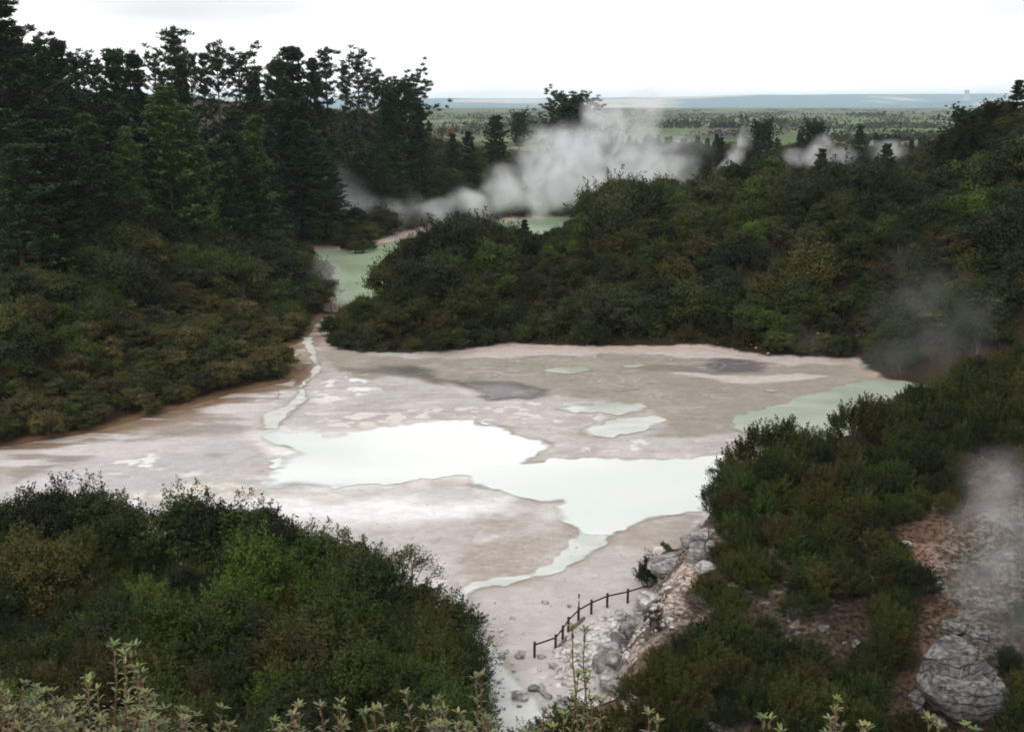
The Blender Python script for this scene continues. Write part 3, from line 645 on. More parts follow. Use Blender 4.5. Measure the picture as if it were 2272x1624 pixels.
def scatter(x0, x1, y0, y1, gap, seed, keep):
    """jittered rows of planting spots that satisfy keep(x, y, z, distances)"""
    g = np.random.default_rng(seed)
    gx = np.arange(x0, x1, gap); gy = np.arange(y0, y1, gap*0.87)
    X, Y = np.meshgrid(gx, gy); X = X + (np.arange(len(gy)) % 2)[:, None]*gap/2
    X = (X + g.uniform(-0.36, 0.36, X.shape)*gap).ravel(); Y = (Y + g.uniform(-0.36, 0.36, Y.shape)*gap).ravel()
    z, *d = land(X, Y); k = keep(X, Y, z, d)
    return X[k], Y[k], z[k]
def inview(X, Y, z, up, m=60):
    px, py, zc = proj(X, Y, z+up)
    return (zc > 3) & (px > -m) & (px < 2272+m) & (py > -m) & (py < 1624+m+20)
def clear_of(px, py, spots):
    ok = np.ones(px.shape, bool)
    for sx, sy, rx, ry in spots: ok &= ((px-sx)/rx)**2 + ((py-sy)/ry)**2 > 1
    return ok
TINTW = {0: 'olive green', 1: 'mid green', 2: 'dark green', 3: 'brownish', 4: 'fresh green', 5: 'grey green'}
def grow():
    g = np.random.default_rng(5)
    # low rounded shrubs along the bank of the mud flat
    X, Y, z = scatter(-80, -20, 95, 190, 2.75, 1, lambda x, y, z, d: (d[0] > 0.6) & (d[0] < 17+4*np.sin(x/5)) & (y < 190) & inview(x, y, z, 2))
    print('bank shrubs', len(X))
    wd = ['brown tinged', 'olive', 'mid green', 'grey green']
    for x, y, zz in zip(X, Y, z):
        i = int(g.choice([0, 0, 0, 1, 1, 3, 2])); s = float(np.clip(np.exp(g.normal()*0.25), 0.65, 1.6))
        plant('bank_shrub', ('shrub', i, int(g.integers(2))), x, y, s, f'low rounded {wd[i]} shrub in the thicket lining the brown bank of the mud flat', 'shrub', f'{wd[i]} shrubs on the brown bank', zz)
    # the big wooded hill behind them
    X, Y, z = scatter(-130, -15, 110, 300, 4.3, 2, lambda x, y, z, d: (d[0] > 15+4*np.sin(x/5)) & ((d[0] < 78) | (y < 190)) & (y < 212+0.35*(x+120)) & inview(x, y, z, 4))
    X2, Y2, z2 = scatter(-75, -15, 185, 312, 4.6, 3, lambda x, y, z, d: (d[0] > 1.2) & (y >= 188) & (((d[0] < 26) & (y > 212+0.35*(x+120))) | (d[0] < 17)) & inview(x, y, z, 4))
    X, Y, z = np.r_[X, X2], np.r_[Y, Y2], np.r_[z, z2]
    print('hill bush', len(X))
    for x, y, zz in zip(X, Y, z):
        i = int(g.choice([0, 1, 2, 3, 4, 5], p=[.3, .24, .28, .1, .05, .03])); s = float(np.clip(np.exp(g.normal()*0.32), 0.6, 1.9))*1.0
        plant('bush_tree', ('bush', i, int(g.integers(3))), x, y, s, f'{TINTW[i]} bushy tree in the dense bush below the pines on the big hill', 'tree', f'{TINTW[i]} bush below the pines', zz, 0.3, s*g.uniform(0.85, 1.2))
    # spur and steep hill beyond the mud flat
    X, Y, z = scatter(-55, 150, 155, 290, 3.7, 4, lambda x, y, z, d: (d[1] > 0.8) & (y < np.interp(x, [-40, 0, 40, 100], [240, 240, 262, 280])) & inview(x, y, z, 4) & clear_of(*proj(x, y, z)[:2], [(1985, 605, 40, 26)]))
    dd = land(X, Y)[2]
    for x, y, zz, dm in zip(X, Y, z, dd):
        i = int(g.choice([0, 1, 2, 3, 4, 5], p=[.3, .22, .3, .09, .05, .04] if x < 62 else [.25, .12, .55, .06, .01, .01])); s = float(np.clip(1.12*np.exp(g.normal()*0.33), 0.65, 2.1))
        if dm < 5: s *= 0.6
        if 0 < x < 17 and y > 185: s = min(s, 0.7)
        if x < -20: s = min(s*0.8, 0.9)
        if x > 55 and y > 205: s = min(s, 1.05)
        nm, wh = ('spur_tree', 'the low wooded spur across the mud flat') if x < 42 else ('steep_hill_tree', 'the steep wooded hill over the pale green pool')
        plant(nm, ('bush', i, int(g.integers(3))), x, y, s, f'{TINTW[i]} bushy tree on {wh}', 'tree', f'{TINTW[i]} bush on {wh}', zz, 0.3, s*g.uniform(0.85, 1.2))
    for k, (px, top) in enumerate(((850, 585), (868, 562), (890, 545), (915, 524), (945, 506), (975, 498), (1008, 491), (1040, 488), (1072, 491), (1104, 493), (1136, 500), (1168, 506), (1300, 478), (1340, 462), (1380, 446))):
        Yd = 206 + (k*7) % 9; x, _, zt = D(px, top, Yd); zg = H(x, Yd); s = min(max((zt-zg)/4.3, 0.8), 1.9)
        plant('spur_tree', ('bush', (0, 2, 1, 0, 2)[k % 5], k % 2), x, Yd, max(s*0.85, 0.95), f'{TINTW[(0, 2, 1, 0, 2)[k % 5]]} bushy tree on the crest of the low spur against the lake and steam', 'tree', 'crest trees of the low spur', zt-4.3*s, 0.0, s, keep=True)
    # bush round and beyond the green lake
    X, Y, z = scatter(-80, 80, 300, 470, 5.6, 6, lambda x, y, z, d: (d[0] > 0.3) & (y > 300) & ((x/y > -0.20) | (d[0] < 30)) & (x/y < 0.2) & inview(x, y, z, 4) & clear_of(*proj(x, y, z)[:2], [(985, 497, 35, 9), (720, 556, 40, 5), (850, 532, 45, 6)]))
    print('lake bush', len(X))
    for x, y, zz in zip(X, Y, z):
        i = int(g.choice([0, 1, 2, 3, 5], p=[.3, .22, .28, .12, .08])); s = g.uniform(1.1, 1.75)
        if g.random() < 0.15: s *= 1.2
        plant('lakeside_tree', ('bush', i, int(g.integers(3))), x, y, s, f'{TINTW[i]} bushy tree on the slope beyond the green lake', 'tree', f'{TINTW[i]} bush beyond the lake', zz, 0.3, s*g.uniform(0.85, 1.15), parts=y < 390)
    for k, (px, py, sc) in enumerate(((770, 556, 0.9), (788, 562, 1.0), (806, 560, 1.0), (822, 554, 0.8), (795, 551, 1.1), (778, 548, 1.1), (812, 545, 1.0))):
        x, y, _ = W(px, py, -0.2)
        plant('lake_point_tree', ('bush', int([2, 0, 1][k % 3]), k % 2), x, y, sc, 'low tree on the little bush covered point that juts into the green lake', 'tree', 'trees on the lake point', -0.3, 0.3, sc*0.85, keep=True)
    # woods on the low plateau behind the steam
    X, Y, z = scatter(20, 260, 380, 660, 12, 7, lambda x, y, z, d: (x/y > 0.05) & (x/y < 0.44) & inview(x, y, z, 5))
    print('plateau', len(X))
    for x, y, zz in zip(X, Y, z):
        if g.random() < 0.22:
            plant('plateau_pine', ('pine_dark', int(g.integers(4))), x, y, g.uniform(0.55, 0.8), 'dark pine standing above the mixed wood behind the steam', 'tree', 'pines in the wood behind the steam', zz, 0.3, parts=False)
        else:
            i = int(g.choice([0, 1, 2, 3, 5])); s = g.uniform(1.5, 2.3)
            plant('plateau_tree', ('bush', i, int(g.integers(3))), x, y, s, f'{TINTW[i]} tree in the mixed wood behind the steam', 'tree', f'{TINTW[i]} trees behind the steam', zz, 0.3, parts=False)
    # slope below the lookout
    X, Y, z = scatter(-52, 8, 36, 92, 3.1, 8, lambda x, y, z, d: (d[2] > 1.4) & (x < 6) & inview(x, y, z, 4) & (np.hypot(x, y) > 36) & clear_of(*proj(x, y, z)[:2], [(565, 1545, 40, 55)]))
    print('near slope', len(X))
    nw = ['mid green', 'olive green', 'fresh green', 'dark green', 'brownish']
    for x, y, zz in zip(X, Y, z):
        i = int(g.choice(5, p=[.27, .27, .12, .2, .14])); s = g.uniform(0.65, 1.05)*(1.0 if y > 55 else 0.8)*(1.45 if g.random() < 0.22 else 1)
        plant('slope_tree', ('near', i, int(g.integers(2))), x, y, s, f'{nw[i]} small leaved tree on the slope below the lookout', 'tree', f'{nw[i]} trees below the lookout', zz, 0.2, s*g.uniform(0.85, 1.2))
    for k, (px, top, Yd, i, lb) in enumerate(((40, 1104, 86, 1, 'edge'), (130, 1088, 85, 3, ''), (215, 1094, 85, 0, ''), (268, 1128, 83, 3, ''), (405, 1106, 82, 0, ''), (462, 1122, 81, 3, ''), (552, 1130, 80, 0, ''), (618, 1160, 78, 3, ''), (700, 1188, 76, 0, ''), (768, 1206, 75, 1, ''), (1003, 1338, 71, 3, ''), (1024, 1402, 67, 0, ''), (1038, 1468, 63.5, 3, ''), (1046, 1535, 60, 0, ''), (990, 1592, 56.5, 3, ''), (930, 1300, 73, 1, ''))):
        x, _, zt = D(px, top, Yd); zg = H(x, Yd); s = max((zt-zg)/3.9, 0.6)
        plant('edge_tree', ('near', i, k % 2), x, Yd, s*0.95, f'{nw[i]} tree at the edge of the near slope, its top against the pale mud', 'tree', f'{nw[i]} trees against the pale mud', zg, 0.2, s, keep=True)
    # feathery shrubs on the rocky bluff
    bare = [(2215, 1230, 110, 210), (2130, 1500, 110, 120), (2030, 1500, 50, 70), (1860, 1400, 80, 34), (2050, 1190, 60, 40), (1490, 1290, 80, 75), (2095, 1330, 45, 120), (1555, 1200, 45, 65), (1400, 1420, 50, 70), (1365, 1500, 30, 60), (1700, 1345, 50, 30), (1520, 1380, 40, 30)]
    X, Y, z = scatter(2, 70, 54, 110, 2.0, 9, lambda x, y, z, d: (d[3] > 0.9) & ((y < 92) | (x > 34)) & inview(x, y, z, 3) & clear_of(*proj(x, y, z)[:2], bare) & clear_of(*proj(x, y, z+1.6)[:2], bare))
    print('bluff', len(X))
    fw = ['olive', 'brownish', 'mid green', 'dark green']
    for k, (px, py, sc, i) in enumerate(((2015, 1640, 0.6, 1), (2070, 1665, 0.55, 0), (2240, 1640, 0.6, 3), (2200, 1668, 0.5, 2), (2262, 1560, 0.5, 0), (2018, 1480, 0.45, 1), (2235, 1470, 0.4, 3))):
        x, y, zg = on_ground(px, py); plant('rock_shrub', ('feather', i, k % 2), x, y, sc, f'small {fw[i]} shrub growing against the great layered rock', 'shrub', f'{fw[i]} shrubs round the layered rock', zg, 0.1, sc, keep=True)
    for k, (px, top, Yd, i) in enumerate(((1645, 985, 95, 1), (1690, 940, 95, 0), (1745, 932, 96, 3), (1790, 948, 94, 0), (1840, 950, 96, 2), (1890, 895, 97, 0), (1935, 880, 97, 1), (1990, 892, 96, 0), (2040, 862, 98, 3), (2095, 838, 98, 0), (2160, 815, 99, 2), (2230, 780, 100, 0), (2275, 770, 100, 3), (1625, 1075, 92, 1), (1640, 1035, 94, 3))):
        x, _, zt = D(px, top, Yd); zg = H(x, Yd); s = max((zt-zg)/3.0, 0.5)
        plant('crest_shrub', ('feather', i, k % 2), x, Yd, max(s*0.8, 0.8), f'tall feathery {fw[i]} shrub along the crest of the bluff against the pools', 'shrub', f'{fw[i]} shrubs along the bluff crest', zg, 0.2, s, keep=True)
    for x, y, zz in zip(X, Y, z):
        i = int(g.choice(4, p=[.36, .2, .2, .24])); s = g.uniform(0.6, 1.1)*(0.95 if y > 84 else 0.8)
        plant('bluff_shrub', ('feather', i, int(g.integers(2))), x, y, s, f'feathery {fw[i]} shrub on the rocky bluff above the mud flat', 'shrub', f'{fw[i]} shrubs on the bluff', zz, 0.15, s*g.uniform(0.85, 1.25))
grow()

def pines():
    g = np.random.default_rng(17)
    seen = {}
    def put(px, top, Y, kind, v, wide, label, group=None, name='pine_tree'):
        z0 = 20
        for _ in range(4):
            x = D(px, top, Y)[0]; zt = D(px, top, Y)[2]; z0 = H(x, Y)
        hh = {'pine_dark': 21.2, 'pine_sparse': 21.2, 'pine_pale': 16.6, 'pine_broad': 24.5}[kind]
        s = max(zt-z0, 5)/hh
        plant(name, (kind, v), x, Y, s*wide, label, 'tree', group, z0, 0.2, s, keep=group is None)
    yy = lambda px: float(np.interp(px, [-40, 300, 600, 900], [205, 262, 315, 382]))
    sky = [(-18, -30, 'pine_dark', 0, 1.3, 'huge dark pine cut off by the edge of the picture with one bough reaching out'),
           (45, 78, 'pine_broad', 1, 0.9, 'dense round topped pine beside the huge dark pine on the hill'),
           (118, 68, 'pine_dark', 1, 1.1, 'dark pine with a peaked top, second clear top along the ridge'), (90, 96, 'pine_dark', 2, 0.9, 'shorter dark pine crowding the peaked pine on the ridge'),
           (181, 106, 'pine_sparse', 0, 1.1, 'thin see-through pine in a dip of the ridge with sky between its boughs'), (208, 128, 'pine_sparse', 1, 1.0, 'small ragged pine beside the thin one in the dip'),
           (246, 92, 'pine_dark', 3, 1.0, 'full dark pine at the end of the dip in the ridge'), (291, 99, 'pine_dark', 0, 0.9, 'dark pine with a forked outline just before the tallest sparse pine'),
           (341, 108, 'pine_sparse', 2, 0.9, 'short open pine beside the tallest sparse pine'), (384, 44, 'pine_sparse', 3, 1.25, 'tallest sparse pine on the ridge, a bare trunk with a tufted top'),
           (398, 124, 'pine_dark', 2, 0.8, 'dense pine standing under the tallest sparse pine'), (420, 108, 'pine_sparse', 0, 0.7, 'thin leaning pine just past the tallest sparse pine'),
           (447, 102, 'pine_sparse', 1, 0.7, 'slender pole of a pine with few boughs'), (477, 97, 'pine_sparse', 2, 0.9, 'open pine with a pointed tufted top halfway along the ridge'),
           (525, 104, 'pine_sparse', 0, 1.25, 'wide airy pine just before the dense ridge clump'), (562, 142, 'pine_dark', 1, 0.8, 'low dark pine in the gap before the dense ridge clump'),
           (607, 118, 'pine_dark', 3, 1.0, 'shoulder pine of the dense ridge clump'), (643, 84, 'pine_dark', 0, 1.2, 'broad flat topped pine that crowns the dense ridge clump'),
           (693, 110, 'pine_dark', 2, 0.8, 'ragged pine inside the dense ridge clump'), (722, 92, 'pine_sparse', 3, 1.0, 'spiky forked pine at the end of the dense ridge clump'),
           (763, 132, 'pine_sparse', 1, 0.8, 'short tufted pine leaning on the tall open pine'), (794, 111, 'pine_sparse', 2, 1.15, 'tall open pine with a bare lower trunk near the end of the ridge'),
           (829, 158, 'pine_sparse', 0, 0.9, 'small open pine sheltering behind the last dark pines'), (858, 184, 'pine_dark', 1, 1.0, 'dark pine merging with the last big pine of the ridge'),
           (882, 170, 'pine_broad', 0, 1.0, 'last big dark pine of the ridge, broad with a blunt top'), (928, 222, 'pine_dark', 3, 1.0, 'lowest dark pine at the foot of the ridge')]
    for px, top, k, v, w, lb in sky: put(px, top, yy(px), k, v, w, lb)
    pale = [(362, 183, 0, 1.25, 'big pale green pine on the middle of the hillside'), (417, 222, 1, 1.0, 'pale pine tucked against the big pale one'), (432, 288, 2, 0.8, 'slim pale young pine downhill of the big pale one'),
            (502, 314, 0, 1.1, 'bright young pine standing lowest on the hillside'), (708, 281, 1, 1.2, 'lone bright green pine above the lake steam'), (276, 275, 2, 1.0, 'dull pale pine uphill of the olive bush'),
            (552, 246, 1, 1.0, 'blue green pine under the ridge gap')]
    put(20, 300, yy(20)*0.8, 'pine_dark', 1, 1.3, 'dull pine half hidden near the edge of the hillside')
    for px, top, v, w, lb in pale: put(px, top, yy(px)*0.80 if px != 708 else 330, 'pine_pale', v, w, lb)
    # the rest of the pine wood, packed behind
    for k in range(90):
        px = g.uniform(-30, 930); Y = yy(px)*g.uniform(0.80, 0.99)
        lo = float(np.interp(px, [0, 300, 600, 900], [172, 192, 205, 285]))
        top = lo + (yy(px)-Y)*1.2 + g.uniform(0, 90)
        if land(np.array([D(px, top, Y)[0]]), np.array([Y]))[1][0] < 8: continue
        put(px, top, Y, 'pine_dark', int(g.integers(4)), g.uniform(1.2, 1.8), 'dark pine packed in the shaded pine wood below the ridge', 'pines packed below the ridge', 'forest_pine')
    # single trees beyond the lake and steam
    put(1268, 207, 455, 'pine_broad', 1, 1.15, 'great dark round headed pine rising out of the white steam', name='steam_pine')
    put(1310, 212, 462, 'pine_sparse', 0, 1.4, 'open crowned pine half lost in steam beside the great round one', name='steam_pine')
    put(1380, 330, 440, 'pine_dark', 2, 0.9, 'small dark pine at the edge of the white steam', name='steam_pine')
    for px, top, Y, k, v, w, lb in ((1097, 250, 430, 'pine_dark', 3, 1.3, 'peaked conifer above the bush beyond the lake'), (1040, 285, 420, 'pine_dark', 1, 1.2, 'middle conifer of the three beyond the lake'),
                                    (1005, 290, 415, 'pine_dark', 0, 1.2, 'lowest conifer beside the end of the pine ridge'), (1152, 248, 640, 'pine_broad', 0, 1.0, 'round grey green tree standing alone on the plain past the peaked conifer'),
                                    (1690, 268, 470, 'pine_broad', 1, 0.9, 'round topped tree over the wood behind the thin steam column'), (1810, 270, 500, 'pine_broad', 0, 1.1, 'spreading tree over the wood behind the small bright steam puff'),
                                    (1910, 270, 480, 'pine_dark', 2, 1.1, 'upright tree over the wood close to the steep hill'), (1600, 300, 480, 'pine_dark', 1, 1.2, 'bushy conifer in the steam thinned wood'),
                                    (1660, 300, 450, 'pine_dark', 3, 1.0, 'lower conifer touching the thin steam column'), (1480, 300, 520, 'pine_dark', 0, 1.2, 'hazy conifer seen through the big steam cloud')):
        put(px, top, Y, k, v, w, lb, name='lone_conifer')
    # trees along the top of the steep hill
    for px, top, Y, k, v, w, lb in ((2262, 170, 226, 'pine_dark', 1, 1.6, 'dark tree on the highest corner of the steep hill'), (2200, 222, 228, 'pine_broad', 0, 1.1, 'spreading tree on the skyline of the steep hill'),
                                    (2150, 238, 226, 'pine_broad', 1, 1.2, 'arching tree at the brow of the steep hill with a gap of light'), (2090, 290, 225, 'pine_dark', 2, 1.3, 'low bushy tree below the brow of the steep hill'),
                                    (1968, 312, 226, 'pine_dark', 3, 1.2, 'small tree standing clear on the spur skyline near the steep hill'), (1828, 322, 226, 'pine_dark', 0, 1.3, 'layered tree standing clear on the middle of the spur skyline'),
                                    (1640, 362, 222, 'pine_broad', 0, 1.3, 'flat topped tree standing clear on the spur skyline'), (1445, 405, 218, 'pine_broad', 1, 1.5, 'tufted tree at the low end of the spur skyline beside the steam'),
                                    (1163, 480, 214, 'pine_dark', 2, 1.2, 'small tree poking up beside the green lake on the spur')):
        put(px, top, Y, k, v, w, lb, name='skyline_tree')
pines()
flush_plants()

# ------------------------------------------------------------------ undergrowth between the trees
def undergrowth():
    g = np.random.default_rng(77); VV, TT = [], []
    for x0, x1, y0, y1, n, sz, lim in ((-110, -10, 95, 330, 110000, 0.4, 0), (-50, 130, 155, 270, 150000, 0.4, 1), (-60, 70, 310, 440, 40000, 0.6, 0), (-52, 8, 40, 92, 40000, 0.24, 2), (5, 60, 56, 108, 46000, 0.17, 3)):
        x = g.uniform(x0, x1, n); y = g.uniform(y0, y1, n); z, *d = land(x, y)
        k = (d[lim] > 1.6) & inview(x, y, z, 1, 20)
        if lim == 3: k &= fbm(x/2.4, y/2.4, 91, 3) > 0.50
        x, y, z = x[k], y[k], z[k]; m = len(x)
        c = np.stack([x, y, z + g.random(m)**1.3*(1.3 if lim != 3 else 0.3)], 1); ls = sz*g.uniform(0.6, 1.4, m)
        V, _ = leaves_np(c, unit(g, m) + np.array([0, 0, 0.9]), ls, ls*0.55, g)
        pal = np.array(OLIVE+BROWN+DARK); t = pal[g.integers(len(pal), size=m)]*g.uniform(0.6, 1.1, m)[:, None]
        VV.append(V); TT.append(np.repeat(t, 4, 0))
    V = np.concatenate(VV); tag(obj('undergrowth', mesh_np('undergrowth', V, np.arange(len(V)).reshape(-1, 4), M_LEAF, np.concatenate(TT), False)), 'low scrubby undergrowth between the trees', 'undergrowth', kind='stuff')
undergrowth()

# ------------------------------------------------------------------ rocks
def rock_mat():
    m, t, b = new_mat('sinter_rock')
    tc = N(t, 'ShaderNodeTexCoord'); ge = N(t, 'ShaderNodeNewGeometry')
    n = N(t, 'ShaderNodeTexNoise'); n.inputs['Scale'].default_value = 1.6; n.inputs['Detail'].default_value = 8
    w = N(t, 'ShaderNodeTexWave'); w.bands_direction = 'Z'; w.inputs['Scale'].default_value = 1.1; w.inputs['Distortion'].default_value = 5; w.inputs['Detail'].default_value = 4; w.inputs['Detail Scale'].default_value = 1.4
    t.links.new(tc.outputs['Object'], n.inputs[0]); t.links.new(tc.outputs['Object'], w.inputs[0])
    r = N(t, 'ShaderNodeValToRGB'); r.color_ramp.elements[0].position = 0.3; r.color_ramp.elements[1].position = 0.68
    r.color_ramp.elements[0].color = (0.12, 0.11, 0.105, 1); r.color_ramp.elements[1].color = (0.56, 0.54, 0.525, 1)
    e = r.color_ramp.elements.new(0.5); e.color = (0.33, 0.31, 0.30, 1)
    t.links.new(n.outputs[0], r.inputs[0])
    r2 = N(t, 'ShaderNodeValToRGB'); r2.color_ramp.elements[0].position = 0.1; r2.color_ramp.elements[0].color = (0.3, 0.3, 0.32, 1); r2.color_ramp.elements[1].position = 0.45; r2.color_ramp.elements[1].color = (1, 1, 1, 1)
    t.links.new(w.outputs[0], r2.inputs[0])
    mx = N(t, 'ShaderNodeMix', data_type='RGBA', blend_type='MULTIPLY'); mx.inputs[0].default_value = 0.5
    oi = N(t, 'ShaderNodeObjectInfo'); hv = N(t, 'ShaderNodeHueSaturation'); mr = N(t, 'ShaderNodeMapRange'); mr.inputs['To Min'].default_value = 0.65; mr.inputs['To Max'].default_value = 1.15
    t.links.new(oi.outputs['Random'], mr.inputs['Value']); t.links.new(mr.outputs[0], hv.inputs['Value'])
    t.links.new(r.outputs[0], mx.inputs[6]); t.links.new(r2.outputs[0], mx.inputs[7]); t.links.new(mx.outputs[2], hv.inputs['Color']); t.links.new(hv.outputs[0], b.inputs['Base Color'])
    bp = N(t, 'ShaderNodeBump'); bp.inputs['Strength'].default_value = 0.6; bp.inputs['Distance'].default_value = 0.12
    t.links.new(n.outputs[0], bp.inputs['Height']); t.links.new(bp.outputs[0], b.inputs['Normal']); b.inputs['Roughness'].default_value = 0.85
    m2, t2, b2 = new_mat('ochre_rock'); n2 = N(t2, 'ShaderNodeTexNoise'); n2.inputs['Scale'].default_value = 2.5; n2.inputs['Detail'].default_value = 6
    q = N(t2, 'ShaderNodeValToRGB'); q.color_ramp.elements[0].position = 0.35; q.color_ramp.elements[0].color = (0.40, 0.24, 0.10, 1); q.color_ramp.elements[1].position = 0.62; q.color_ramp.elements[1].color = (0.42, 0.36, 0.29, 1)
    t2.links.new(n2.outputs[0], q.inputs[0]); t2.links.new(q.outputs[0], b2.inputs['Base Color']); b2.inputs['Roughness'].default_value = 0.9
    m3, t3, b3 = new_mat('pale_rubble'); tc3 = N(t3, 'ShaderNodeTexCoord'); n3_ = N(t3, 'ShaderNodeTexNoise'); n3_.inputs['Scale'].default_value = 1.3; n3_.inputs['Detail'].default_value = 6
    q = N(t3, 'ShaderNodeValToRGB'); q.color_ramp.elements[0].position = 0.35; q.color_ramp.elements[0].color = (0.24, 0.21, 0.19, 1); q.color_ramp.elements[1].position = 0.62; q.color_ramp.elements[1].color = (0.62, 0.60, 0.58, 1)
    t3.links.new(tc3.outputs['Object'], n3_.inputs[0]); t3.links.new(n3_.outputs[0], q.inputs[0]); t3.links.new(q.outputs[0], b3.inputs['Base Color']); b3.inputs['Roughness'].default_value = 0.9
    return m, m2, m3
M_ROCK, M_OCHRE, M_RUBBLE = rock_mat()
def crack_mat():
    m, t, b = new_mat('bedded_grey_rock'); tc = N(t, 'ShaderNodeTexCoord')
    n = N(t, 'ShaderNodeTexNoise'); n.inputs['Scale'].default_value = 2.6; n.inputs['Detail'].default_value = 11; n.inputs['Roughness'].default_value = 0.62; t.links.new(tc.outputs['Object'], n.inputs[0])
    r = N(t, 'ShaderNodeValToRGB'); r.color_ramp.elements[0].position = 0.32; r.color_ramp.elements[0].color = (0.035, 0.034, 0.032, 1); r.color_ramp.elements[1].position = 0.66; r.color_ramp.elements[1].color = (0.26, 0.255, 0.245, 1); t.links.new(n.outputs[0], r.inputs[0])
    w = N(t, 'ShaderNodeTexWave'); w.bands_direction = 'Z'; w.inputs['Scale'].default_value = 0.55; w.inputs['Distortion'].default_value = 7; w.inputs['Detail'].default_value = 5; w.inputs['Detail Scale'].default_value = 0.7; t.links.new(tc.outputs['Object'], w.inputs[0])
    k = N(t, 'ShaderNodeValToRGB'); k.color_ramp.elements[0].position = 0.02; k.color_ramp.elements[0].color = (0.42, 0.42, 0.42, 1); k.color_ramp.elements[1].position = 0.12; k.color_ramp.elements[1].color = (1, 1, 1, 1); t.links.new(w.outputs[0], k.inputs[0])
    x = N(t, 'ShaderNodeMix', data_type='RGBA', blend_type='MULTIPLY'); x.inputs[0].default_value = 0.85; t.links.new(r.outputs[0], x.inputs[6]); t.links.new(k.outputs[0], x.inputs[7]); vm = N(t, 'ShaderNodeMapping'); vm.inputs['Scale'].default_value = (0.75, 0.75, 1.9); dn = N(t, 'ShaderNodeMix', data_type='RGBA', blend_type='LINEAR_LIGHT'); dn.inputs[0].default_value = 0.35
    t.links.new(tc.outputs['Object'], vm.inputs[0]); t.links.new(vm.outputs[0], dn.inputs[6]); t.links.new(n.outputs['Color'], dn.inputs[7])
    vo = N(t, 'ShaderNodeTexVoronoi', feature='DISTANCE_TO_EDGE'); vo.inputs['Scale'].default_value = 1.0; t.links.new(dn.outputs[2], vo.inputs['Vector'])
    vr = N(t, 'ShaderNodeValToRGB'); vr.color_ramp.elements[0].position = 0.0; vr.color_ramp.elements[0].color = (0.18, 0.18, 0.18, 1); vr.color_ramp.elements[1].position = 0.07; vr.color_ramp.elements[1].color = (1, 1, 1, 1); t.links.new(vo.outputs['Distance'], vr.inputs[0])
    x2 = N(t, 'ShaderNodeMix', data_type='RGBA', blend_type='MULTIPLY'); x2.inputs[0].default_value = 0.9; t.links.new(x.outputs[2], x2.inputs[6]); t.links.new(vr.outputs[0], x2.inputs[7]); t.links.new(x2.outputs[2], b.inputs['Base Color'])
    bp = N(t, 'ShaderNodeBump'); bp.inputs['Strength'].default_value = 0.9; bp.inputs['Distance'].default_value = 0.2; t.links.new(n.outputs[0], bp.inputs['Height']); bp2 = N(t, 'ShaderNodeBump'); bp2.inputs['Strength'].default_value = 0.8; bp2.inputs['Distance'].default_value = 0.15
    t.links.new(k.outputs[0], bp2.inputs['Height']); t.links.new(bp.outputs[0], bp2.inputs['Normal']); t.links.new(bp2.outputs[0], b.inputs['Normal']); b.inputs['Roughness'].default_value = 0.9
    return m
M_CRACK = crack_mat()
def ico(sub):
    bm = bmesh.new(); bmesh.ops.create_icosphere(bm, subdivisions=sub, radius=1)
    V = np.array([v.co[:] for v in bm.verts]); F = np.array([[v.index for v in f.verts] for f in bm.faces]); bm.free(); return V, F
ICO = {k: ico(k) for k in (2, 3, 4, 5)}
def n3(P, f, seed, o=4):
    r = np.zeros(len(P)); a = 0.5; Q = P*f
    for k in range(o):
        r += a*(vnoise(Q[:, 0]+7.3*seed+0.61*Q[:, 2], Q[:, 1]-0.57*Q[:, 2], seed+k) + vnoise(Q[:, 1]+3.1*seed, Q[:, 2]+0.43*Q[:, 0], seed+50+k) - 1); a *= 0.5; Q = Q*2.03
    return r
def rock_np(seed, dim, sub=4, box=0.55, rough=0.3, strata=0.0, nst=7, taper=0.0):
    V, F = ICO[sub]; P = np.sign(V)*np.abs(V)**box; P /= np.abs(P).max(0)
    d = V*(rough*n3(V, 1.1, seed, 5)[:, None]*1.3); P = P + d
    g = np.random.default_rng(seed+1000)
    for nn in unit(g, 15):                                                       # broken flat faces
        off = np.abs(P@nn).max()*g.uniform(0.58, 0.86); over = np.maximum(P@nn-off, 0); P = P - 0.9*over[:, None]*nn
    P = P + V*(0.16*rough*n3(V, 4.5, seed+9, 4)[:, None])
    if strata:
        zz = P[:, 2] + 0.12*n3(V, 1.0, seed+5, 2); lv = zz*nst/2; fr = lv-np.floor(lv); lay_ = _hash(np.floor(lv), np.zeros(len(lv)), seed)
        k = 1 + strata*(lay_-0.5)*1.6 - strata*0.9*np.exp(-((fr-0.06)/0.10)**2)
        P[:, :2] *= k[:, None]
    P[:, :2] *= (1 - taper*(P[:, 2]+1)/2)[:, None]
    return P*np.array(dim)/2, F
def rock(name, seed, loc, dim, label, cat='rock', group=None, rot=None, parent=None, mat=None, sink=0.25, **k):
    V, F = rock_np(seed, dim, **k); x, y, z = loc
    o = obj(name, mesh_np(name, V, F, mat or M_ROCK, None, False), parent, (x, y, z + dim[2]*(0.5-sink)), (0, 0, seed*1.7 if rot is None else rot))
    return tag(o, label, cat, group)
def on(px, py, z=0.0):
    """the ground point seen at a picture position"""
    x, y, _ = W(px, py, z)
    for _ in range(12): x, y, _ = W(px, py, H(x, y))
    return x, y, H(x, y)
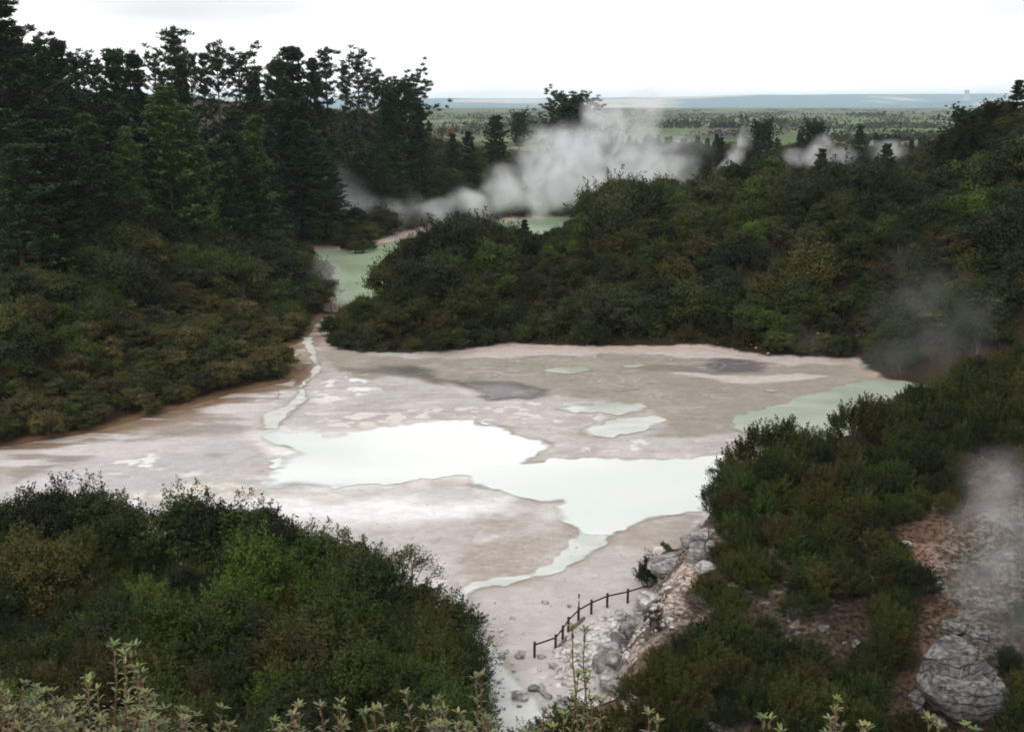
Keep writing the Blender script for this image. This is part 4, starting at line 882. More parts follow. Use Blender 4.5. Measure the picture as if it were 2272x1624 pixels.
def rocks():
    # the overhanging layered rock on its ochre neck
    bx, by, bz = W(1484, 1309, 0.5)
    r = bpy.data.objects.new('overhanging_rock', None); C.objects.link(r); r.location = (bx, by, bz); tag(r, 'overhanging layered grey rock on an ochre neck beside the end of the fence', 'rock')
    obj('neck', mesh_np('neck', *rock_np(3, (1.7, 1.5, 2.0), box=0.5, rough=0.2, taper=-0.1), M_OCHRE, None, False), r, (0.0, 0.0, 0.45))
    obj('cap', mesh_np('cap', *rock_np(8, (3.0, 2.4, 1.75), sub=5, box=0.5, rough=0.22, strata=0.2, nst=9, taper=-0.25), M_ROCK, None, False), r, (0.05, -0.1, 2.0), (0.06, -0.1, 0.2))
    for k, (px, py, w, h, lb) in enumerate(((1528, 1212, 1.5, 1.2, 'rounded grey boulder perched above the overhanging layered rock'), (1556, 1200, 1.7, 1.5, 'cracked grey boulder at the top of the crag by the milky pool'), (1548, 1240, 1.6, 1.8, 'upright broken boulder in the middle of the crag'), (1578, 1228, 1.4, 1.4, 'pinkish boulder tucked under the shrubs of the crag'), (1566, 1268, 1.5, 1.3, 'lowest boulder of the crag beside the overhanging rock'))):
        rock('crag_boulder', 20+k, on(px, py, 3), (w, w*0.9, h), lb, rough=0.4, box=0.6)
    for k, (X, Y, w, h, lb) in enumerate(((1290, 400, 2.3, 1.7, 'broad pale boulder just below the end of the fence'), (1090, 690, 1.6, 1.9, 'grey white ledge rock halfway down the cliff foot'), (1010, 790, 1.5, 1.7, 'white faced rock beside the ledge rock at the cliff foot'), (920, 870, 1.9, 1.7, 'bulging rounded grey rock jutting from the cliff foot'), (860, 1000, 1.9, 1.8, 'large fissured grey rock at the cliff foot beside the white rubble'), (960, 1010, 1.6, 2.0, 'tall grey rock behind the fissured one at the cliff foot'), (900, 1130, 1.6, 1.2, 'low crumbling rock at the cliff foot above the boardwalk'), (1010, 500, 1.2, 0.9, 'small brown rock at the path side below the fence'), (1160, 560, 1.4, 1.4, 'pale rock among twigs on the cliff below the fence end'), (960, 1190, 1.2, 0.9, 'low white stone at the very foot of the cliff'))):
        px, py = Z2(X, Y); rock('cliff_rock', 40+k, on(px, py+10, 1.0), (w, w*0.8, h), lb, rough=0.42, box=0.55, strata=0.12, nst=5, sub=4)
    # loose boulders on the wet flat
    for k, (X, Y, w, d, h, lb) in enumerate(((65, 905, 1.0, 0.8, 0.4, 'flat grey boulder lying before the first fence post'), (190, 1225, 0.9, 0.7, 0.55, 'dark ended boulder with a pale top on the wet flat'), (265, 1212, 1.0, 0.5, 0.35, 'long pale slab behind the dark ended boulder'), (70, 1310, 1.25, 1.0, 0.7, 'big brown boulder standing in the shallow stream'), (305, 1275, 1.2, 0.6, 0.35, 'low grey slab between the boulders and the white rubble'), (455, 1340, 1.3, 0.7, 0.5, 'long slanting grey boulder, upper of a pair near the boardwalk'), (460, 1390, 1.3, 0.7, 0.5, 'long slanting grey boulder, lower of a pair near the boardwalk'), (650, 1400, 0.7, 0.5, 0.4, 'small pale boulder near the boardwalk beside tall sprigs'), (370, 1010, 0.7, 0.6, 0.45, 'white stone at the edge of the white rubble'), (420, 1095, 0.6, 0.5, 0.3, 'second white stone at the edge of the white rubble'), (300, 400, 0.7, 0.4, 0.25, 'dark grey stone on the mud beyond the fence'), (525, 435, 0.5, 0.35, 0.22, 'whitish stone on the mud beyond the tall marker post'), (55, 1385, 0.45, 0.3, 0.2, 'little dark stone in the stream before the big brown boulder'), (240, 1560, 0.8, 0.6, 0.4, 'dark stone at the corner of the boardwalk'), (570, 900, 0.6, 0.5, 0.3, 'pale stone at the head of the white rubble'), (245, 910, 0.6, 0.3, 0.2, 'flat stone right beside the first fence post'))):
        px, py = Z2(X, Y); x, y, z = W(px, py, 0.0)
        rock('boulder', 60+k, (x, y, H(x, y)), (w, d, h), lb, rough=0.3, box=0.65, sub=3)
    # the great layered rock below the steam, and its neighbours
    x, y, z = on(2120, 1590, 4); z = H(x, y)
    r = bpy.data.objects.new('layered_rock', None); C.objects.link(r); r.location = (x, y, z); tag(r, 'great layered grey rock with dark bedding cracks at the foot of the bare steaming slope', 'rock')
    obj('lower_block', mesh_np('lower_block', *rock_np(90, (5.8, 3.6, 3.6), sub=5, box=0.36, rough=0.55, strata=0.025, nst=9, taper=0.05), M_CRACK, None, False), r, (0.2, 0.6, 1.0), (0.04, 0.07, 0.1))
    obj('upper_block', mesh_np('upper_block', *rock_np(91, (4.7, 3.2, 3.0), sub=5, box=0.4, rough=0.6, strata=0.025, nst=7, taper=0.2), M_CRACK, None, False), r, (0.3, 1.5, 2.6), (-0.12, -0.10, 0.5))
    obj('side_block', mesh_np('side_block', *rock_np(93, (2.6, 2.4, 2.6), sub=4, box=0.6, rough=0.45, strata=0.06, nst=6, taper=0.2), M_CRACK, None, False), r, (2.6, 1.2, 0.8), (0.1, 0.12, 1.2))
    for k, (px, py, w, h, lb) in enumerate(((2040, 1560, 1.5, 1.1, 'broken grey block leaning on the outer side of the great layered rock'), (2075, 1610, 1.2, 0.8, 'fallen slab in front of the great layered rock'), (2110, 1400, 1.6, 1.0, 'jagged rock just above the great layered rock'), (2170, 1420, 1.3, 0.9, 'grey stump of rock behind the great layered rock'))):
        rock('broken_rock', 150+k, on(px, py, 5), (w, w*0.85, h), lb, rough=0.5, box=0.5, mat=M_CRACK, sub=4)
    for k, (px, py, w, h, lb) in enumerate(((2075, 1130, 0.9, 0.6, 'tan stone at the top of the red streaked slope'), (2010, 1210, 0.8, 0.5, 'reddish stone by the pink patch on the bluff'), (2240, 1240, 1.0, 0.7, 'ashy stone half veiled by steam on the bare slope'), (1700, 1345, 0.7, 0.5, 'pale boulder under brown shrubs on the bluff'), (1830, 1400, 0.8, 0.5, 'whitish boulder in the stony clearing on the bluff'), (1900, 1430, 0.6, 0.45, 'grey boulder in the stony clearing on the bluff'), (1770, 1410, 0.5, 0.4, 'speckled stone beside the stony clearing on the bluff'), (2230, 1590, 1.8, 1.0, 'low grey block beside the great layered rock'), (570, 1550, 1.6, 1.8, 'pale rock face showing between trees below the lookout'), (540, 1585, 1.3, 1.0, 'lower pale rock beside the rock face below the lookout'), (1990, 610, 2.6, 1.6, 'pale bare rock showing through the bush on the steep hill'))):
        rock('slope_boulder', 110+k, on(px, py, 5), (w, w*0.85, h), lb, rough=0.45, box=0.6, mat=M_CRACK if px < 2060 and 1300 < py < 1500 else None)
    # rubble and pebbles nobody could count
    g = np.random.default_rng(3); VV, FF, off = [], [], 0
    V0, F0 = ICO[2]
    def drop(px, py, s, zz=0.0):
        nonlocal off
        x, y, z = W(px, py, zz); z = H(x, y)
        q = V0*(1 + 0.28*g.normal(size=(len(V0), 1))*0.5)*np.array([s*g.uniform(0.7, 1.5), s*g.uniform(0.7, 1.2), s*g.uniform(0.4, 0.8)])/2
        a = g.uniform(0, 6.28); R = np.array([[math.cos(a), -math.sin(a), 0], [math.sin(a), math.cos(a), 0], [0, 0, 1]])
        VV.append(q@R.T + np.array([x, y, z+0.1*s])); FF.append(F0+off); off += len(V0)
    for _ in range(200):                                                        # the white spill at the cliff foot
        a = g.random(); X = 430+a*520+g.normal()*90; Y = 1010-a*330+g.normal()*110; drop(*Z2(X, Y), g.uniform(0.15, 0.6))
    for _ in range(90): drop(*Z2(g.uniform(350, 900), g.uniform(900, 1450)), g.uniform(0.06, 0.25))
    for _ in range(70): drop(1050+g.normal()*22+g.uniform(0, 80), g.uniform(1370, 1560), g.uniform(0.1, 0.4))
    for _ in range(90):
        px, py = g.uniform(950, 1420), g.uniform(1180, 1420); drop(px, py, g.uniform(0.05, 0.16))
    for _ in range(25):
        px, py = g.uniform(450, 1300), g.uniform(1100, 1260); drop(px, py, g.uniform(0.08, 0.24))
    for _ in range(130): drop(*Z2(g.uniform(880, 1500), g.uniform(330, 900)), g.uniform(0.12, 0.5), 1.5)
    for _ in range(50): drop(g.uniform(1080, 1900), g.uniform(766, 800), g.uniform(0.15, 0.5))
    tag(obj('rubble', mesh_np('rubble', np.concatenate(VV), np.concatenate(FF), M_RUBBLE, None, False)), 'loose pale rubble and pebbles', 'rubble', kind='stuff')
    VV.clear(); FF.clear(); off = 0
    for _ in range(900):
        px, py = (g.uniform(1680, 1990), g.uniform(1330, 1500)) if g.random() < 0.45 else (g.uniform(1950, 2272), g.uniform(1080, 1600))
        x, y, _z = W(px, py, 6)
        if fbm(np.array([x/2.2]), np.array([y/2.2]), 301, 3)[0] < 0.52: continue
        drop(px, py, 0.06+0.3*g.random()**2.5, 6)
    tag(obj('scree', mesh_np('scree', np.concatenate(VV), np.concatenate(FF), M_CRACK, None, False)), 'broken stones strewn over the bluff slope', 'scree', kind='stuff')
rocks()

# ------------------------------------------------------------------ fence, marker, boards, boardwalk, rail by the lake
def box_np(a, b, w, h):
    """a bar of section w x h from a to b with slightly chamfered ends"""
    a, b = np.array(a, float), np.array(b, float); d = b-a; L = np.linalg.norm(d); d /= L
    s = np.cross(d, [0, 0, 1.0]) if abs(d[2]) < 0.95 else np.array([1.0, 0, 0]); s /= np.linalg.norm(s); u = np.cross(s, d)
    V = []; e = min(w, h)*0.18
    for t, k in ((0, 1-2*e/max(w, h)), (e, 1), (L-e, 1), (L, 1-2*e/max(w, h))):
        for p, q in ((-1, -1), (1, -1), (1, 1), (-1, 1)): V.append(a + d*t + s*p*w/2*k + u*q*h/2*k)
    F = [[3, 2, 1, 0], [12, 13, 14, 15]]
    for r in range(3):
        for j in range(4): F.append([r*4+j, r*4+(j+1) % 4, r*4+4+(j+1) % 4, r*4+4+j])
    return np.array(V), np.array(F)
def fence():
    base = [W(*Z2(X, Y), 0.0) for X, Y in ((197, 910), (397, 838), (465, 752), (518, 668), (615, 575), (737, 500), (888, 438), (1083, 392))]
    base = [(x, y, H(x, y)) for x, y, _ in base]
    end = on(*Z2(1275, 330), 0.3)
    root = bpy.data.objects.new('wooden_fence', None); C.objects.link(root); o = np.array(base[3]); root.location = o
    tag(root, 'dark wooden post and single rail fence curving along the mud flat to the crag', 'fence')
    tops = []
    for p in base:
        q = np.array(p)-o
        V, F = tubes([(np.array([q+[0, 0, -0.3], q+[0, 0, 0.5], q+[0.01, 0, 1.16], q+[0.01, 0, 1.2]]), [0.1, 0.1, 0.098, 0.075])], 10)
        obj('post', mesh_np('post', V, F, M_WOOD), root); tops.append(q+[0, 0, 0.95])
    tops.append(np.array(end)-o+[0, 0, 0.9])
    for a, b in zip(tops[:-1], tops[1:]):
        obj('rail', mesh_np('rail', *box_np(a, b, 0.06, 0.11), M_WOOD, None, False), root)
    mp = np.array(base[4])+[0.03, 0.28, 0]; r = bpy.data.objects.new('marker_post', None); C.objects.link(r); r.location = mp
    tag(r, 'slim marker post with a small white plate, taller than the fence beside it', 'post')
    V, F = tubes([(np.array([[0, 0, -0.2], [0, 0, 1.0], [0, 0, 2.0]]), [0.055, 0.055, 0.05])], 8); obj('pole', mesh_np('pole', V, F, M_WOOD), r)
    m, t, b = new_mat('white_plate'); nn = N(t, 'ShaderNodeTexNoise'); nn.inputs['Scale'].default_value = 12; rr = N(t, 'ShaderNodeValToRGB'); rr.color_ramp.elements[0].color = (0.5, 0.48, 0.46, 1); rr.color_ramp.elements[1].color = (0.72, 0.70, 0.68, 1); t.links.new(nn.outputs[0], rr.inputs[0]); t.links.new(rr.outputs[0], b.inputs['Base Color'])
    obj('sign_plate', mesh_np('sign_plate', *box_np((0, -0.075, 1.5), (0, -0.075, 1.78), 0.2, 0.02), m, None, False), r)
    V, F = tubes([(np.array([[0, 0, 1.99], [0, 0, 2.1], [0, 0, 2.13]]), [0.075, 0.075, 0.05])], 8); obj('post_cap', mesh_np('post_cap', V, F, M_WOOD), r)
    for (a, b), lb in ((((410, 842), (505, 735)), 'grey edging board on the mud by the second and third fence posts'), (((540, 662), (672, 552)), 'grey edging board on the mud by the middle fence posts')):
        p, q = W(*Z2(*a), 0.0), W(*Z2(*b), 0.0)
        p, q = (p[0], p[1], H(p[0], p[1])+0.09), (q[0], q[1], H(q[0], q[1])+0.09)
        c = (np.array(p)+np.array(q))/2; tag(obj('edging_board', mesh_np('edging_board', *box_np(np.array(p)-c, np.array(q)-c, 0.16, 0.24), M_GREYWOOD, None, False), None, c), lb, 'board')
fence()
def boardwalk():
    A, B = np.array(W(*Z2(430, 1625), 0.55)), np.array(W(*Z2(905, 1440), 0.55))
    d = B-A; L = np.linalg.norm(d); d /= L; A = A - d*3.0; L += 5.0; s = np.array([d[1], -d[0], 0])
    r = bpy.data.objects.new('boardwalk', None); C.objects.link(r); r.location = A; tag(r, 'red brown plank boardwalk with dark edge beams below the tall sprigs', 'boardwalk')
    VV, FF, off = [], [], 0; k = 0; g = np.random.default_rng(2)
    while k*0.16 < L:
        V, F = box_np(d*(k*0.16) - s*0.85 + [0, 0, g.uniform(0, 0.012)], d*(k*0.16) + s*0.85, 0.142, 0.04)
        VV.append(V); FF.append(F+off); off += len(V); k += 1
    obj('deck', mesh_np('deck', np.concatenate(VV), np.concatenate(FF), M_DECK, None, False), r)
    for e in (-1, 1):
        obj('edge_beam', mesh_np('edge_beam', *box_np(s*0.93*e + [0, 0, -0.02], d*L + s*0.93*e + [0, 0, -0.02], 0.1, 0.2), M_WOOD, None, False), r)
    for q in np.arange(0.4, L, 1.8):
        for e in (-1, 1):
            p = d*q + s*0.8*e; gz = H(A[0]+p[0], A[1]+p[1]) - A[2]
            V, F = tubes([(np.array([p+[0, 0, gz-0.3], p+[0, 0, (gz-0.1)/2], p+[0, 0, -0.05]]), [0.07, 0.07, 0.07])], 6); obj('pile', mesh_np('pile', V, F, M_WOOD), r)
boardwalk()
def lake_rail():
    b = np.array(W(752, 690, 0.6)); r = bpy.data.objects.new('lake_footbridge', None); C.objects.link(r); r.location = b; tag(r, 'small railed timber footbridge in the steam at the outlet of the green lake', 'footbridge')
    d = np.array([0.93, -0.36, 0.0]); s = np.array([0.36, 0.93, 0])
    obj('deck', mesh_np('deck', *box_np(-d*4.0, d*4.0, 1.5, 0.12), M_GREYWOOD, None, False), r)
    for e in (-1, 1):
        for h in (0.55, 1.05):
            obj('rail', mesh_np('rail', *box_np(-d*4.0+s*0.7*e+[0, 0, h], d*4.0+s*0.7*e+[0, 0, h], 0.06, 0.13), M_GREYWOOD, None, False), r)
        for q in (-3.8, -1.3, 1.3, 3.8):
            p = d*q + s*0.7*e; V, F = tubes([(np.array([p+[0, 0, -1.2], p+[0, 0, 0.5], p+[0, 0, 1.25]]), [0.09, 0.09, 0.08])], 6); obj('post', mesh_np('post', V, F, M_WOOD), r)
lake_rail()

# ------------------------------------------------------------------ single plants with a look of their own
def bare_tree(name, seed, base, Hh, spread, label, leafy=1.0, lean=(0, 0), tn=OLIVE, leaf=0.12, cat='tree', dens=1.0, lv=3):
    g = np.random.default_rng(seed); ch, VV, TT = [], [], []
    def grow_(p, dr, L, r, lvl):
        q = p + dr*L*0.5 + g.normal(size=3)*L*0.07; e = p + dr*L + g.normal(size=3)*L*0.09
        ch.append((np.array([p, q, e]), [r, r*0.8, r*0.55]))
        if lvl == 0:
            if g.random() < leafy:
                n = int(70*dens*g.uniform(0.6, 1.3)); c = e + g.normal(size=(n, 3))*0.13*Hh/3*np.array([1, 1, 0.7])
                ls = leaf*g.uniform(0.7, 1.3, n); V, _ = leaves_np(c, unit(g, n)+np.array([0, 0, 0.5]), ls, ls*0.45, g, along=np.repeat(dr[None], n, 0))
                VV.append(V); TT.append(np.repeat(tn[g.integers(len(tn))][None]*g.uniform(0.7, 1.3, n)[:, None], 4, 0))
            return
        for _ in range(3 if lvl > 1 else 4):
            nd = dr*0.75 + g.normal(size=3)*spread + np.array([0, 0, 0.18]); nd /= np.linalg.norm(nd); grow_(e if g.random() < 0.7 else q, nd, L*g.uniform(0.6, 0.85), r*0.55, lvl-1)
    d0 = np.array([lean[0], lean[1], 1.0]); d0 /= np.linalg.norm(d0)
    grow_(np.array([0, 0, -0.2]), d0, Hh*(0.38 if lv == 3 else 0.3), 0.028*Hh, lv)
    r = bpy.data.objects.new(name, None); C.objects.link(r); r.location = base; tag(r, label, cat)
    obj('trunk', mesh_np('trunk', *tubes(ch, 5), M_BARK), r)
    if VV: V = np.concatenate(VV); obj('crown', mesh_np('crown', V, np.arange(len(V)).reshape(-1, 4), M_LEAF, np.concatenate(TT), False), r)
def singles():
    p = XY(885, 74.5); p = (p[0], p[1], H(*p)); zt = D(885, 1188, 74.5)[2]; bare_tree('open_tree', 5, p, (zt-p[2])*0.98, 0.42, 'open branched small tree with leaves at its twig ends rising above the near slope', 0.9, (0.1, 0), OLIVE, 0.15, dens=1.1, lv=4)
    for px, py, sc, lb in ((1436, 1303, 0.62, 'small dense dark bush growing against the overhanging layered rock'), (1452, 1292, 0.5, 'rear half hidden bush between the dark bush and the overhanging layered rock')):
        p = on(px, py, 0.3); r = bpy.data.objects.new('dense_bush', None); C.objects.link(r); r.location = (p[0], p[1], p[2]-0.2); r.scale = (sc*0.8, sc*0.8, sc*1.1); tag(r, lb, 'bush')
        obj('crown', KIN['near', 3, 0][0], r); obj('trunk', KIN['near', 3, 0][1], r)
    p = on(1478, 1262, 1.5); bare_tree('bright_sapling', 12, (p[0], p[1]+0.6, p[2]), 2.2, 0.35, 'light green sapling behind the overhanging layered rock', 1.0, (0.05, 0), BRIGHT, 0.12, dens=1.6)
    x, y, zt = D(1628, 985, 94); zg = H(x, y); bare_tree('wiry_tree', 15, (x+0.9, y, zg), (zt-zg)*0.95, 0.4, 'wiry crooked tree leaning out from the crest of the bluff over the milky pool', 0.75, (-0.35, 0), OLIVE, 0.13, dens=2.2)
    p = W(616, 884, 0); bare_tree('dead_stick', 18, (p[0], p[1], H(p[0], p[1])), 1.5, 0.5, 'dead leaning stick standing on the mud beside the pale stream', 0.0, (0.3, 0), OLIVE, 0.1, 'dead tree')
    p = on(*Z2(1300, 660), 2); bare_tree('twiggy_shrub', 21, p, 2.0, 0.55, 'grey twiggy shrub with thin leaves on the cliff below the fence end', 0.7, (-0.1, 0), GREY, 0.1, 'shrub')
singles()

# ------------------------------------------------------------------ leafy sprigs before the lookout
def leaf_blade(p, dr, up, L, wd, V, F):
    """a lance shaped leaf, folded along its rib and arched"""
    s = np.cross(dr, up); s /= np.linalg.norm(s)+1e-9; n = np.cross(s, dr); o = len(V)
    for t, w, h in ((0, 0.08, 0), (0.3, 0.8, 0.03), (0.6, 1.0, 0.02), (0.85, 0.55, -0.05), (1.0, 0.0, -0.13)):
        c = p + dr*L*t + n*L*h
        V += [c - s*wd/2*w + n*wd*0.16*w, c, c + s*wd/2*w + n*wd*0.16*w]
    for r in range(4):
        for j in range(2): a = o+r*3+j; F.append([a, a+1, a+4, a+3])
def sprig_kind(seed, nst, Hh, dense, spread, L, tints):
    g = np.random.default_rng(seed); V, F, T, ch = [], [], [], []
    for k in range(nst):
        a = g.uniform(0, 6.28); q = spread*np.sqrt(g.random()); h = Hh*g.uniform(0.72, 1.0)
        tip = np.array([np.cos(a)*q, np.sin(a)*q, h]); b = np.array([tip[0]*0.25, tip[1]*0.25, -0.05]); root_ = b + np.array([0.02*g.normal(), 0.02*g.normal(), -0.6])
        pts = [b + (tip-b)*t + g.normal(size=3)*0.018*Hh*np.sin(t*3.1)*np.array([1, 1, 0]) for t in np.linspace(0, 1, 7)]
        ch.append(([root_]+pts, np.linspace(0.0085, 0.0025, 8)))
        def at(t):
            i = min(int(t*6), 5); f = t*6-i; return pts[i]*(1-f) + pts[i+1]*f
        branches = [(at, np.array([0, 0, 1.0]), 1.0)]
        tn = tints[g.integers(len(tints))]
        n = int((1-0.35)*h/0.028) if dense else int(0.62*h/0.036); ang = g.uniform(0, 6.28)
        for i in range(n):
            t = (0.38 if dense else 0.40) + 0.6*(i+0.5)/n
            if not dense and g.random() < 0.35*(1-t): continue
            p = at(t); ax = at(min(t+0.05, 1))-p; ax /= np.linalg.norm(ax)+1e-9; ang += 1.5708 + 0.2*g.normal()
            for sgn in (0, 3.1416):
                o = np.array([np.cos(ang+sgn), np.sin(ang+sgn), 0]); o -= ax*o.dot(ax); close = t > 0.9
                d = o*(0.75 if close else 1) + ax*(0.9 if close else g.uniform(0.25, 0.6)); d /= np.linalg.norm(d)
                n0 = len(V); l = L*g.uniform(0.7, 1.15)*(0.8 if t < 0.5 else 1); leaf_blade(p, d, ax, l, l*0.30, V, F)
                c = tn*g.uniform(0.55, 1.4); 
                if t < 0.55 and g.random() < 0.3: c = lin(120, 92, 48)
                T += [c]*(len(V)-n0)
        for i in range(7):                                                        # rosette at the tip
            an = i*0.9 + g.random(); d = np.array([np.cos(an), np.sin(an), 0.55+0.12*i]); d /= np.linalg.norm(d); n0 = len(V); leaf_blade(tip-[0, 0, 0.004], d, np.array([0, 0, 1.0]), L*g.uniform(0.7, 1.05), L*0.27, V, F); T += [tn*g.uniform(1.0, 1.5)]*(len(V)-n0)
    return mesh_np('leafy_sprig_leaves', np.array(V), np.array(F), M_SPRIG, np.array(T)), mesh_np('leafy_sprig_stem', *tubes(ch, 5), M_TWIG)
M_SPRIG = foliage_mat('sprig_leaf', 0.25, 0.32, 1.0); M_SPRIG.node_tree.nodes['Principled BSDF'].inputs['Specular IOR Level'].default_value = 0.5
M_TWIG = bark_mat('twig_bark', (0.16, 0.075, 0.05))
def sprigs():
    SG = [lin(78, 84, 48), lin(92, 94, 58), lin(68, 78, 42), lin(98, 97, 64)]
    SD = [lin(70, 88, 44), lin(80, 95, 47), lin(90, 98, 50)]
    K = [sprig_kind(700+i, 9, 0.55, True, 0.20, 0.050, SG) for i in range(3)] + [sprig_kind(710+i, 2, 0.95, False, 0.10, 0.046, SD) for i in range(3)] + [sprig_kind(720+i, 3, 0.8, False, 0.14, 0.05, SG) for i in range(2)]
    tall = [(312, 1400, 5.2, 3, 'tallest thin sprig over the leafy cluster, with a reddish stem'), (228, 1440, 5.0, 4, 'dark thin sprig beside the tallest one over the leafy cluster'), (190, 1462, 5.1, 5, 'short leaved thin sprig just before the two tallest of the leafy cluster'), (95, 1500, 4.8, 3, 'lone thin sprig at the outer end of the leafy cluster'), (340, 1482, 5.1, 4, 'thin sprig with paired leaves after the tallest one'),
            (632, 1556, 4.7, 6, 'leafy sprig standing alone under the small pale rock face'), (742, 1548, 4.8, 6, 'upright leafy sprig before the dark trees, between two shorter ones'), (838, 1540, 5.0, 3, 'narrow sprig with drooping leaves before the dark trees'), (868, 1558, 4.9, 5, 'slight sprig next to the narrow drooping one'),
            (1098, 1500, 4.9, 7, 'thick yellowish sprig at the edge of the shallow stream'), (1020, 1572, 4.6, 6, 'pale sprig just before the thick yellowish one'), (1312, 1388, 5.6, 4, 'tallest bare stemmed sprig over the boardwalk'), (1276, 1476, 5.4, 3, 'middle bare stemmed sprig over the boardwalk'), (1240, 1540, 5.2, 5, 'shorter sprig in front of the boardwalk planks'),
            (1345, 1570, 5.0, 7, 'bushy yellow sprig beside the boardwalk edge beam'), (1437, 1575, 4.9, 6, 'curled pale sprig against the dark shrubs of the bluff'), (1724, 1566, 5.0, 3, 'paired sprig against the dark shrubs below the stony clearing'), (1750, 1574, 4.9, 5, 'lower of the paired sprigs below the stony clearing'), (1850, 1500, 5.2, 5, 'tall single sprig rising before the dark shrubs of the bluff'), (2062, 1585, 4.8, 6, 'yellow green sprig under the great layered rock'), (2140, 1590, 4.9, 3, 'last small sprig below the great layered rock')]
    for px, top, Y, k, lb in tall:
        x, y, zt = D(px, top, Y); hh = {3: 0.95, 4: 0.95, 5: 0.95, 6: 0.8, 7: 0.8}[k]; s = 1.15 if k < 6 else 1.0; sz = s*1.05
        r = bpy.data.objects.new('leafy_sprig', None); C.objects.link(r); r.location = (x, y, zt-hh*sz*0.99); r.scale = (s, s, sz); r.rotation_euler = (0, 0, random.uniform(0, 6.28))
        tag(r, lb, 'plant', 'leafy sprigs before the lookout'); obj('leaves', K[k][0], r); obj('stem', K[k][1], r)
    g = np.random.default_rng(12)
    spots = [(px, float(np.interp(px, [0, 60, 160, 250, 330, 440], [1530, 1545, 1540, 1570, 1545, 1585]))+g.uniform(-6, 34), g.uniform(4.4, 5.4)) for px in np.linspace(0, 440, 9)] + [(600, 1602, 4.6), (715, 1606, 4.6), (960, 1574, 4.7), (1000, 1592, 4.5), (1060, 1594, 4.6), (1130, 1606, 4.6), (1880, 1612, 4.7), (1180, 1596, 4.8)] + [(px, 1598+g.uniform(-12, 10), 4.2) for px in np.linspace(10, 430, 5)]
    for i, (px, top, Y) in enumerate(spots):
        x, y, zt = D(px, top, Y); s = g.uniform(0.6, 1.0); k = int(g.integers(3))
        r = bpy.data.objects.new('leafy_shrub', None); C.objects.link(r); r.location = (x, y, zt-0.55*s); r.scale = (s, s, s); r.rotation_euler = (g.normal()*0.13, g.normal()*0.13, g.uniform(0, 6.28))
        tag(r, 'low shrub of pale yellow green lance leaves along the bottom edge of the view', 'shrub', 'pale leafy shrubs before the lookout'); obj('leaves', K[k][0], r); obj('stem', K[k][1], r)
sprigs()

